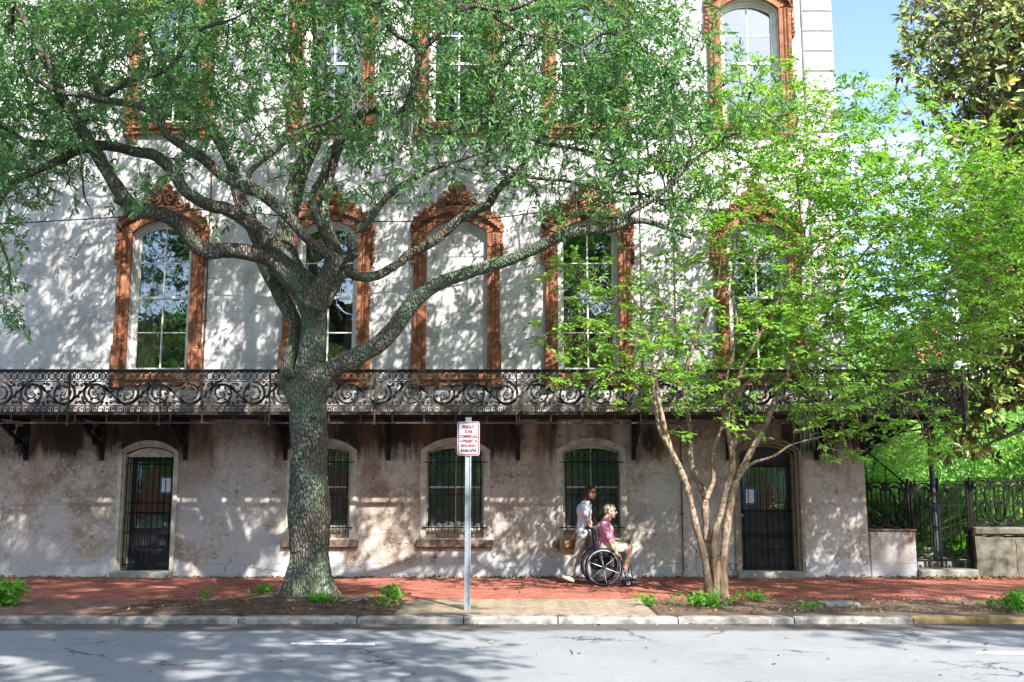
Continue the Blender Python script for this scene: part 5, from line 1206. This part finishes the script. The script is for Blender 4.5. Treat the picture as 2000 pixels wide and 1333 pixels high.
def text_mesh(body, h, wmax, x, z, y, mat, parent, name='lettering'):
    cu = bpy.data.curves.new('t', 'FONT'); cu.body = body; cu.align_x = 'CENTER'; cu.align_y = 'CENTER'; cu.size = 1; cu.extrude = 0; cu.offset = .036
    o = bpy.data.objects.new('t', cu); COL.objects.link(o); dg = bpy.context.evaluated_depsgraph_get(); dg.update(); me = bpy.data.meshes.new_from_object(o.evaluated_get(dg)); bpy.data.objects.remove(o)
    xs = [v.co.x for v in me.vertices]; ys = [v.co.y for v in me.vertices]; w, hh = max(xs) - min(xs), max(ys) - min(ys); cx, cy = (max(xs) + min(xs)) / 2, (max(ys) + min(ys)) / 2
    for v in me.vertices: v.co = Vector(((v.co.x - cx) / w * wmax + x, y, (v.co.y - cy) / hh * h + z))
    me.materials.clear(); me.materials.append(mat); return link(name, me, parent)
rowz = [.155, .092, .029, -.034, -.098, -.160]
for tx, w, z in (('FREIGHT', .165, rowz[0]), ('ZONE', .105, rowz[1]), ('COMMERCIAL', .240, rowz[2]), ('PERMIT', .145, rowz[3]), ('REQUIRED', .200, rowz[4]), ('8AM-6PM', .200, rowz[5])): text_mesh(tx, .044, w * 1.04, 0, z, -.0062, MT['sign_red'], sg)
mb = MB(); mb.prism([(-.122, rowz[3] - .008), (-.080, rowz[3] - .008), (-.080, rowz[3] + .008), (-.122, rowz[3] + .008)], [], -.005, -.0042); mb.prism([(.080, rowz[3] - .008), (.098, rowz[3] - .008), (.098, rowz[3] - .020), (.124, rowz[3]), (.098, rowz[3] + .020), (.098, rowz[3] + .008), (.080, rowz[3] + .008)], [], -.005, -.0042); mb.build('arrow', MT['sign_red'], sg)

# ------------------------------------------------------------------ weeds, litter
def weed(label, u, v, n, L, spread, h, name='weed', mat='weed_leaf'):
    a = u - 1000; b = 666.5 - v; dy = FPX * math.cos(PITCH) - b * math.sin(PITCH); dz = FPX * math.sin(PITCH) + b * math.cos(PITCH); k = (0 - CAM_Z) / dz; x, y = a * k, CAM_Y + dy * k
    o = thing(name, label, 'plant', (x, y, 0)); S = np.stack([x + RNG.normal(size=n) * spread, y + RNG.normal(size=n) * spread * .8, .03 + RNG.random(n) * h], 1)
    st = MB()
    for p in S[::2]: st.tube([(x + (p[0] - x) * .3, y + (p[1] - y) * .3, -.01), tuple(p)], .0025, 4, False)
    local(st.build('stems', MT['garden_green'], None, kind='stuff'), o)
    q = sprays_to_leaves(S, unit(RNG.normal(size=S.shape) + np.array([0, 0, .6])), 6, L, L, L * .45, .9, 1.2); local(link('leaves', leaf_mesh(name, *q[:5], mat, q[5]), kind='stuff'), o)
weed('dark leafy bush at the left end of the pavement', 2, 1182, 90, .07, .13, .24, 'small_bush')
weed('sprig growing at the edge of the left brick paving', 402, 1172, 12, .04, .05, .10)
weed('small dark weed left of the oak base', 517, 1168, 26, .05, .07, .13)
weed('green weed against the foot of the oak trunk', 630, 1186, 40, .05, .10, .10)
weed('bright green weed at the right end of the oak bed', 762, 1172, 70, .045, .09, .13)
weed('small green sprig below the bright weed', 755, 1188, 14, .04, .08, .06)
weed('leafy green clump around the myrtle stems', 1375, 1186, 60, .055, .15, .11)
weed('yellow-green weed near the paving edge', 1266, 1182, 26, .04, .08, .08)
weed('yellow-green weed right of the myrtle stems', 1468, 1176, 34, .04, .12, .09)
weed('low weed sprig in front of the concrete slab', 1582, 1194, 16, .04, .07, .05)
weed('fresh green fern-like plant at the right end of the soil strip', 1992, 1195, 70, .06, .11, .17, 'small_plant')
weed('sprig growing in the soil strip near the right edge', 1934, 1188, 10, .04, .05, .05)
def litter(name, n, fx, L=.07, z=.012, mat='litter'):
    p = np.array([fx() for _ in range(n)]); d = RNG.normal(size=(n, 3)); d[:, 2] *= .25; nr = np.array([0, 0, 1.0]) + RNG.normal(size=(n, 3)) * .35
    l = L * RNG.uniform(.5, 1.3, n); link(name, leaf_mesh(name, p, d, nr, l, l * .45, mat, RNG.random(n), .3), kind='stuff')
litter('leaf_litter', 900, lambda: (RNG.uniform(-10, 8.6), -.03 - abs(RNG.normal()) * .045, RNG.uniform(.004, .03)), .055)
litter('leaf_litter', 1500, lambda: (RNG.uniform(1.95, 10), RNG.uniform(-5.2, -3.45), .03), .045)
litter('leaf_litter', 420, lambda: (RNG.uniform(-5, -1.5), RNG.uniform(-5.2, -3.5), .07), .04)
litter('leaf_litter', 420, lambda: (RNG.uniform(7.0, 9.5), RNG.uniform(-.45, -.13), RNG.uniform(.004, .04)), .07)
litter('fallen_leaves', 60, lambda: (RNG.uniform(-9, 9), RNG.uniform(-9, -5.5), -.078), .06)
litter('fallen_leaves', 90, lambda: (RNG.uniform(-9, 9), RNG.uniform(-3.4, -.2), .01), .055)
litter('fallen_leaves', 160, lambda: (RNG.uniform(-9, 9), RNG.uniform(-5.62, -5.42), -.078), .045)

# ------------------------------------------------------------------ people, wheelchair, hat
def cap(mb, a, b, ra, rb, n=10, sq=None):
    """tapered capsule"""
    a, b = Vector(a), Vector(b); mb.tube([a, a.lerp(b, .5), b], [ra, (ra + rb) / 2, rb], n); mb.ball(a, ra, n, 8); mb.ball(b, rb, n, 8)
def chain(mb, pts, n=10):
    for (p, r), (q, s) in zip(pts[:-1], pts[1:]): cap(mb, p, q, r, s, n)
def body_mesh(name, mb, mat, voxel, it=3): return set_mat(remesh(mb, voxel, it, .5), MT[mat], name)
def W_(u, v, y): return V3(u, v, y)
def hand(mb, wrist, palm_dir, curl_dir, s=1.0, side=1):
    """palm, four bent fingers and a thumb"""
    pd = Vector(palm_dir).normalized(); cd = Vector(curl_dir).normalized(); sd = pd.cross(cd).normalized() * side; w = Vector(wrist)
    cap(mb, w, w + pd * .055 * s, .026 * s, .030 * s)
    for k, L in enumerate((.062, .070, .066, .052)):
        o = w + pd * .070 * s + sd * (.029 - .019 * k) * s; a = o + (pd * .8 + cd * .4) * L * .5 * s; b = a + (pd * .1 + cd * 1.0) * L * .45 * s; c = b + (cd * .5 - pd * .8) * L * .35 * s
        chain(mb, [(o, .0095 * s), (a, .009 * s), (b, .0082 * s), (c, .0075 * s)], 6)
    t0 = w + pd * .02 * s + sd * .026 * s; t1 = t0 + (sd * .7 + pd * .8) * .036 * s; chain(mb, [(t0, .012 * s), (t1, .0105 * s), (t1 + (pd * .6 + cd * .8) * .03 * s, .009 * s)], 6)

def head(mb, c, fwd, tilt=0.0, s=1.0):
    """skull, jaw, nose, brow, ears, lips; fwd is the way the face looks"""
    f = Vector(fwd).normalized(); r = f.cross(Vector((0, 0, 1))).normalized(); u = r.cross(f); c = Vector(c)
    R = Matrix((r, f, u)).transposed()
    def p(x, y, z): return c + R @ (Vector((x, y, z)) * s)
    def e(x, y, z, a, b, g): mb.ball(p(x, y, z), (a * s, b * s, g * s), 16, 12, R)
    e(0, -.012, .030, .074, .094, .086); e(0, .025, -.030, .060, .066, .072); e(0, .050, -.082, .034, .032, .028); e(0, .066, .050, .050, .022, .030)
    cap(mb, p(0, .082, .012), p(0, .108, -.022), .009 * s, .0135 * s, 8); e(.011, .096, -.028, .010, .012, .008); e(-.011, .096, -.028, .010, .012, .008)
    e(.030, .062, -.030, .022, .022, .022); e(-.030, .062, -.030, .022, .022, .022); e(0, .084, -.052, .024, .012, .007); e(0, .082, -.064, .021, .012, .008)
    for q in (-1, 1): e(q * .074, -.012, -.008, .010, .020, .032)
    return p, R
def person_face(parent, p, R, s, lens='lens_black', smile=True):
    g = MB()
    for q in (-1, 1): g.ball(p(q * .032, .088, .012), (.027 * s, .011 * s, .021 * s), 12, 8, R); g.tube([p(q * .058, .078, .016), p(q * .076, .03, .016), p(q * .080, -.015, .006)], .0035 * s, 5)
    g.tube([p(-.012, .100, .018), p(.012, .100, .018)], .003 * s, 5); local(g.build('sunglasses', MT[lens], None, True), parent)
    m = MB(); m.tube([p(-.023, .086, -.054), p(-.012, .096, -.060), p(0, .098, -.061), p(.012, .096, -.060), p(.023, .086, -.054)], [.002 * s, .0045 * s, .005 * s, .0045 * s, .002 * s], 6); local(m.build('mouth', MT['teeth' if smile else 'lips'], None, True), parent)

# --- woman walking, pushing the chair
YW = -1.12
wo = thing('person', 'woman in sunglasses, pale shirt and loose grey trousers pushing the wheelchair', 'person', (P(1140, 1100, YW)[0], YW, 0))
HC = W_(1153, 963, YW); HW = Vector((.78, -.62, -.02)); sW = .95
neck = W_(1145, 979, YW); chest = W_(1141, 998, YW); waist = W_(1143, 1024, YW); pelvis = W_(1141, 1046, YW)
sR = W_(1141, 990, YW - .17); eR = W_(1149, 1016, YW - .21); hR = W_(1156, 1037, YW - .20); sL = W_(1142, 989, YW + .16); eL = W_(1132, 1020, YW + .22); hL = W_(1122, 1045, YW + .22)
hipR = W_(1138, 1049, YW - .085); kR = W_(1128, 1086, YW - .07); aR = W_(1106, 1122, YW + .02); hipL = W_(1144, 1049, YW + .085); kL = W_(1158, 1086, YW + .08); aL = W_(1164, 1123, YW + .08); aL.z = .09
bd = MB(); ph, RH = head(bd, HC, HW, s=sW)
chain(bd, [(HC + Vector((-.02, .01, -.05)), .052), (neck, .050), (chest, .07)]); bd.ball(chest, (.105, .15, .14), 14, 10); bd.ball(waist, (.085, .125, .12), 14, 10); bd.ball(pelvis, (.10, .15, .12), 14, 10); cap(bd, chest, pelvis, .10, .11)
chain(bd, [(sR, .048), (eR, .036), (hR, .024)]); chain(bd, [(sL, .046), (eL, .035), (hL, .024)]); hand(bd, hR, (.35, .0, -.94), (.9, .1, -.1), .95, 1); hand(bd, hL, (-.4, 0, -.9), (-.3, -.9, 0), .95, -1)
chain(bd, [(hipR, .075), (kR, .050), (aR, .036)]); chain(bd, [(hipL, .075), (kL, .050), (aL, .036)])
local(link('body', body_mesh('woman_body', bd, 'skin_tan', .0075, 2)), wo)
person_face(wo, ph, RH, sW)
hr = MB(); 
for (x, y, z, a, b, g) in ((0, -.03, .048, .086, .094, .082), (0, -.062, -.01, .080, .062, .09), (.058, -.052, -.06, .036, .048, .088), (-.060, -.045, -.06, .034, .048, .088), (0, -.075, -.095, .062, .042, .06), (.066, -.006, .035, .020, .052, .052), (-.066, -.006, .035, .020, .052, .052), (0, .040, .098, .060, .040, .024), (.052, .042, .075, .028, .030, .032), (-.052, .042, .075, .028, .030, .032), (.075, .0, -.085, .018, .034, .055)): hr.ball(ph(x, y, z), (a * sW, b * sW, g * sW), 14, 10, RH)
for k in range(16): a = PI * (.15 + 1.7 * k / 15) - PI * .5 - PI / 2; q = (.078 * math.cos(a + PI), -.03 + .066 * math.sin(a) * .9); hr.tube([ph(q[0], q[1] - .01, .0), ph(q[0] * 1.12, q[1] - .02, -.08), ph(q[0] * 1.0, q[1] - .02, -.15 - .02 * random.random())], [.02, .018, .006], 6)
local(link('hair', body_mesh('hair', hr, 'hair_brown', .008, 2)), wo)
sh = MB(); sh.ball(chest, (.132, .182, .148), 16, 12); cap(sh, chest + Vector((.045, -.06, .01)), chest + Vector((.045, .06, .01)), .075, .075); sh.ball(waist, (.122, .165, .13), 16, 12); sh.ball(pelvis + Vector((-.01, 0, .06)), (.128, .178, .09), 16, 12); cap(sh, chest, pelvis + Vector((0, 0, .05)), .115, .125); cap(sh, sR, sL, .068, .068)
cap(sh, sR, sR.lerp(eR, .55), .066, .060); cap(sh, sL, sL.lerp(eL, .55), .066, .060); sh.torus(neck + Vector((-.005, 0, -.012)), .058, .016, 'z', 16, 6)
local(link('shirt', body_mesh('shirt', sh, 'shirt_white', .010, 2)), wo)
tr = MB(); tr.ball(pelvis + Vector((0, 0, -.01)), (.122, .172, .105), 16, 12); chain(tr, [(hipR, .105), (hipR.lerp(kR, .5), .092), (kR, .074), (aR + Vector((.01, 0, .03)), .072)]); chain(tr, [(hipL, .105), (hipL.lerp(kL, .5), .090), (kL, .073), (aL + Vector((0, 0, .02)), .070)])
tr.ball(pelvis + Vector((-.045, -.04, -.03)), (.09, .10, .09), 12, 8)
local(link('trousers', body_mesh('trousers', tr, 'trouser_grey', .010, 2)), wo)
def shoe(parent, heel, toe, r, mat, band=None):
    m = MB(); h, t = Vector(heel), Vector(toe); d = (t - h).normalized(); chain(m, [(h, r * 1.02), (h.lerp(t, .45), r * .95), (h.lerp(t, .8), r * .85), (t, r * .6)]); m.ball(h + Vector((.01, 0, .03)), (r * 1.0, r * .95, r * 1.05)); m.ball(h.lerp(t, .7) + Vector((0, 0, -.006)), (r * 1.2, r * 1.1, r * .6))
    local(link('shoe', body_mesh('shoe', m, mat, .006, 2)), parent)
    if band: b = MB(); b.tube([h + Vector((-.02, -r * .98, -.005)), h.lerp(t, .4) + Vector((0, -r * 1.0, .004)), h.lerp(t, .85) + Vector((0, -r * .95, -.014))], [.008, .010, .006], 6); local(b.build('stripe', MT[band], None, True), parent)
hl = W_(1101, 1126, YW + .02); shoe(wo, hl, Vector((hl.x + .16, YW + .0, .038)), .042, 'shoe_cream'); shoe(wo, Vector((aL.x - .03, YW + .08, .045)), Vector((aL.x + .17, YW + .08, .036)), .042, 'shoe_cream')

# --- hat hanging from her left hand
hc = W_(1112, 1064, YW + .26); hat = thing('straw_hat', 'wide brown straw hat held upside down behind the woman', 'hat', tuple(hc))
hm = MB(); prof = [(.002, .085), (.055, .085), (.078, .070), (.088, .01), (.10, .0), (.145, -.008), (.182, .002), (.184, -.003), (.145, -.014), (.10, -.008)]
hm.lathe(prof, n=28); me = hm.mesh('hat_brim', MT['straw'], True)
for v in me.vertices: v.co.z += .02 * math.sin(3 * math.atan2(v.co.y, v.co.x)) * min(1, (v.co.x ** 2 + v.co.y ** 2) ** .5 / .18)
hb = link('brim', me, hat); hb.rotation_euler = (math.radians(72), 0, math.radians(-28))
mb = MB(); mb.torus((0, 0, .012), .090, .006, 'z', 28, 6); o = mb.build('hat_band', MT['wood_brown'], hat, True); o.rotation_euler = hb.rotation_euler
fr = MB()
for k in range(14): a = PI * (.80 + .4 * k / 13); p = Vector((.18 * math.cos(a), .0, .18 * math.sin(a))); fr.tube([p, p * 1.12 + Vector((0, .01, 0)), p * 1.22 + Vector((0, 0, random.uniform(-.02, .02)))], [.005, .004, .001], 4)
fr.build('frayed_edge', MT['hair_brown'], hat)
fr = MB(); top = Vector((hL.x, hL.y, hL.z)) - hc; fr.tube([top + Vector((0, 0, -.07)), top * .5 + Vector((.0, -.02, .0)), Vector((.05, -.0, .08))], .004, 5); fr.build('cord', MT['wood_brown'], hat)

# --- wheelchair
YC = -1.50; wc = thing('wheelchair', 'black manual wheelchair with silver rimmed wheels on the brick pavement', 'wheelchair', (P(1178, 1110, YC)[0], YC, 0))
RW = .305; cN = Vector((P(1179, 1111, -1.78)[0], -1.79, RW + .006)); cF = Vector((cN.x - .03, -1.22, RW + .006))
def wheel(c, name='wheel'):
    m = MB(); m.torus((0, 0, 0), RW - .014, .014, 'y', 48, 10); w = m.build('wheel', MT['rubber'], None, True); local(w, wc); w.matrix_parent_inverse = Matrix(); w.location = c - Vector(wc.location)
    m = MB(); m.torus((0, 0, 0), RW - .036, .0085, 'y', 48, 8); m.build('rim', MT['rim_silver'], w, True)
    m = MB(); m.torus((0, -.045, 0), RW - .045, .0065, 'y', 48, 8)
    for k in range(6): a = PI * k / 3; m.tube([((RW - .045) * math.cos(a), -.045, (RW - .045) * math.sin(a)), ((RW - .038) * math.cos(a), -.004, (RW - .038) * math.sin(a))], .003, 5)
    m.build('push_rim', MT['chair_frame'], w, True)
    s = MB(); s.tube([(.025, 0, 0), (RW - .04, 0, 0)], [.0045, .003], 6); sme = s.mesh('spoke', MT['rim_silver'])
    for k in range(6): link('spoke', sme, w, (0, 0, 0), (0, PI / 3 * k + .35, 0))
    m = MB(); m.tube([(0, -.03, 0), (0, .03, 0)], .028, 12); m.build('hub', MT['chair_frame'], w, True)
for o in [ob for ob in COL.objects if ob.name.startswith('wheel.tmp')]: bpy.data.objects.remove(o)
wheel(cN); wheel(cF)
fy0, fy1 = -1.70, -1.30; sx, sz_ = cN.x, .50
def rel(mb, name, mat, sm=True): return local(mb.build(name, MT[mat], None, sm), wc)
m = MB()
for y in (fy0, fy1):
    m.tube([(sx - .20, y, 1.0 - .08), (sx - .12, y, .93), (sx - .10, y, .88), (sx - .06, y, .50), (sx, y, RW)], .012, 8)
    m.tube([(sx - .06, y, .47), (sx + .38, y, .50), (sx + .43, y, .47), (sx + .47, y, .14), (sx + .50, y, .10)], .012, 8)
    m.tube([(sx - .03, y, .30), (sx + .30, y, .26), (sx + .38, y, .48)], .011, 8); m.tube([(sx + .12, y, .48), (sx + .14, y, .27)], .010, 6); m.tube([(sx + .33, y, .30), (sx + .36, y, .13)], .012, 8)
m.tube([cN, cF], .014, 8); m.tube([(sx + .12, fy0, .27), (sx + .12, fy1, .27)], .011, 8); m.tube([(sx + .50, fy0, .10), (sx + .50, fy1, .10)], .011, 8)
rel(m, 'frame', 'chair_frame')
m = MB()
for y in (fy0, fy1): m.tube([(sx - .26, y, .925), (sx - .15, y, .925)], .017, 8)
rel(m, 'push_handle', 'rubber')
m = MB(); m.cbox(sx - .05, sx + .36, fy0 + .01, fy1 - .01, .485, .535, .01); rel(m, 'seat', 'black_cloth', False)
m = MB(); m.add([(sx - .135, fy0, .93), (sx - .08, fy0, .52), (sx - .08, fy1, .52), (sx - .135, fy1, .93), (sx - .165, fy0, .92), (sx - .11, fy0, .51), (sx - .11, fy1, .51), (sx - .165, fy1, .92)], [(0, 1, 2, 3), (7, 6, 5, 4), (0, 4, 5, 1), (3, 2, 6, 7), (0, 3, 7, 4), (1, 5, 6, 2)]); rel(m, 'backrest', 'black_cloth', False)
m = MB(); m.cbox(sx + .40, sx + .62, fy0 + .03, fy1 - .03, .085, .10, .004); rel(m, 'footrest', 'chair_frame', False)
m = MB(); m.ball((sx - .07, -1.5, .36), (.12, .16, .11), 14, 10); m.cbox(sx - .16, sx + .12, fy0 + .03, fy1 - .03, .27, .46, .03); rel(m, 'under_seat_bag', 'black_cloth', False)
m = MB()
for y in (fy0 - .01, fy1 + .01): m.tube([(sx + .05, y, .54), (sx + .05, y, .66), (sx + .28, y, .66)], .009, 6)
for y in (fy0, fy1):
    c = (sx + .40, y, .064); t = MB(); t.torus(c, .046, .016, 'y', 24, 8); rel(t, 'caster', 'rubber'); t = MB(); t.torus(c, .030, .008, 'y', 20, 6)
    for k in range(5): a = 2 * PI * k / 5; t.tube([c, (c[0] + .03 * math.cos(a), y, c[2] + .03 * math.sin(a))], .005, 5)
    t.tube([(c[0], y - .018, c[2]), (c[0], y + .018, c[2])], .010, 8); rel(t, 'caster_rim', 'rim_silver')
    t = MB(); t.tube([(c[0], y - .022, c[2]), (c[0] - .02, y - .022, .135), (c[0] - .03, y, .16)], .007, 6); rel(t, 'caster_fork', 'chair_frame')

# --- seated man
ma = thing('person', 'grey-haired man in a pink polo and beige shorts seated in the wheelchair', 'person', (sx, YC, .5))
sM = 1.0; HM = Vector((P(1192, 999, YC)[0], YC, P(1192, 999, YC)[1])); pel = Vector((sx + .04, YC, .625)); chM = W_(1181, 1036, YC); nkM = W_(1184, 1015, YC)
bd = MB(); ph, RH = head(bd, HM, Vector((1, -.12, -.05)), s=sM); chain(bd, [(HM + Vector((-.02, 0, -.06)), .058), (nkM, .058), (chM, .08)]); bd.ball(chM, (.12, .17, .15), 14, 10); cap(bd, chM, pel, .11, .12); bd.ball(pel, (.13, .17, .11), 14, 10)
sRm = Vector((P(1180, 1026, YC)[0], YC - .20, P(1180, 1026, YC)[1])); eRm = Vector((P(1191, 1058, YC)[0], YC - .24, P(1191, 1058, YC)[1])); hRm = Vector((P(1204, 1081, -1.8)[0], -1.80, P(1204, 1081, -1.8)[1]))
sLm = sRm + Vector((0, .40, 0)); eLm = eRm + Vector((0, .46, 0)); hLm = Vector((hRm.x + .02, -1.24, hRm.z))
for a, b, c in ((sRm, eRm, hRm), (sLm, eLm, hLm)): chain(bd, [(a, .056), (a.lerp(b, .6), .050), (b, .042), (b.lerp(c, .4), .040), (c, .027)])
hand(bd, hRm, (.75, -.05, -.65), (-.1, -.1, -1), 1.05, 1); hand(bd, hLm, (.75, .05, -.65), (-.1, .1, -1), 1.05, -1)
kRm = Vector((P(1226, 1075, YC)[0], YC - .11, .60)); aRm = Vector((kRm.x - .10, YC - .10, .17)); kLm = kRm + Vector((.04, .24, .0)); aLm = aRm + Vector((.05, .22, 0))
for h, k, a in ((pel + Vector((0, -.09, -.01)), kRm, aRm), (pel + Vector((0, .09, -.01)), kLm, aLm)): chain(bd, [(h, .085), (h.lerp(k, .5), .078), (k, .060), (k.lerp(a, .35), .060), (a, .038)])
local(link('body', body_mesh('man_body', bd, 'skin_fair', .0075, 2)), ma); person_face(ma, ph, RH, sM, smile=False)
hr = MB()
for (x, y, z, a, b, g) in ((0, -.030, .052, .080, .088, .072), (0, -.058, .0, .074, .052, .07), (.062, -.02, .035, .016, .05, .045), (-.062, -.02, .035, .016, .05, .045), (0, .038, .094, .052, .040, .022)): hr.ball(ph(x, y, z), (a, b, g), 14, 10, RH)
local(link('hair', body_mesh('hair_short', hr, 'hair_grey', .007, 2)), ma)
sh = MB(); sh.ball(chM, (.145, .20, .16), 16, 12); cap(sh, chM, pel + Vector((-.01, 0, .05)), .135, .145); sh.ball(chM.lerp(pel, .6) + Vector((.045, 0, 0)), (.13, .165, .13), 14, 10); cap(sh, sRm, sLm, .075, .075); cap(sh, sRm, sRm.lerp(eRm, .70), .074, .066); cap(sh, sLm, sLm.lerp(eLm, .70), .074, .066); sh.torus(nkM + Vector((0, 0, -.005)), .066, .018, 'z', 16, 6)
sh.ball(pel + Vector((-.02, 0, .03)), (.145, .185, .09), 14, 10)
local(link('polo_shirt', body_mesh('polo', sh, 'polo_pink', .010, 2)), ma)
so = MB(); so.ball(pel, (.145, .185, .10), 14, 10)
for h, k in ((pel + Vector((0, -.09, -.01)), kRm), (pel + Vector((0, .09, -.01)), kLm)): chain(so, [(h, .105), (h.lerp(k, .5), .098), (h.lerp(k, .80), .088)])
local(link('shorts', body_mesh('shorts', so, 'shorts_beige', .010, 2)), ma)
for a in (aRm, aLm):
    m = MB(); cap(m, a + Vector((0, 0, .03)), a + Vector((0, 0, -.03)), .044, .045); local(link('sock', body_mesh('sock', m, 'shirt_white', .007, 1)), ma)
    shoe(ma, Vector((a.x + .005, a.y, .142)), Vector((a.x + .20, a.y, .137)), .044, 'shoe_white', 'shoe_green')

for o in list(COL.objects):
    if o.name in ('wheel',) and o.type == 'EMPTY': bpy.data.objects.remove(o)
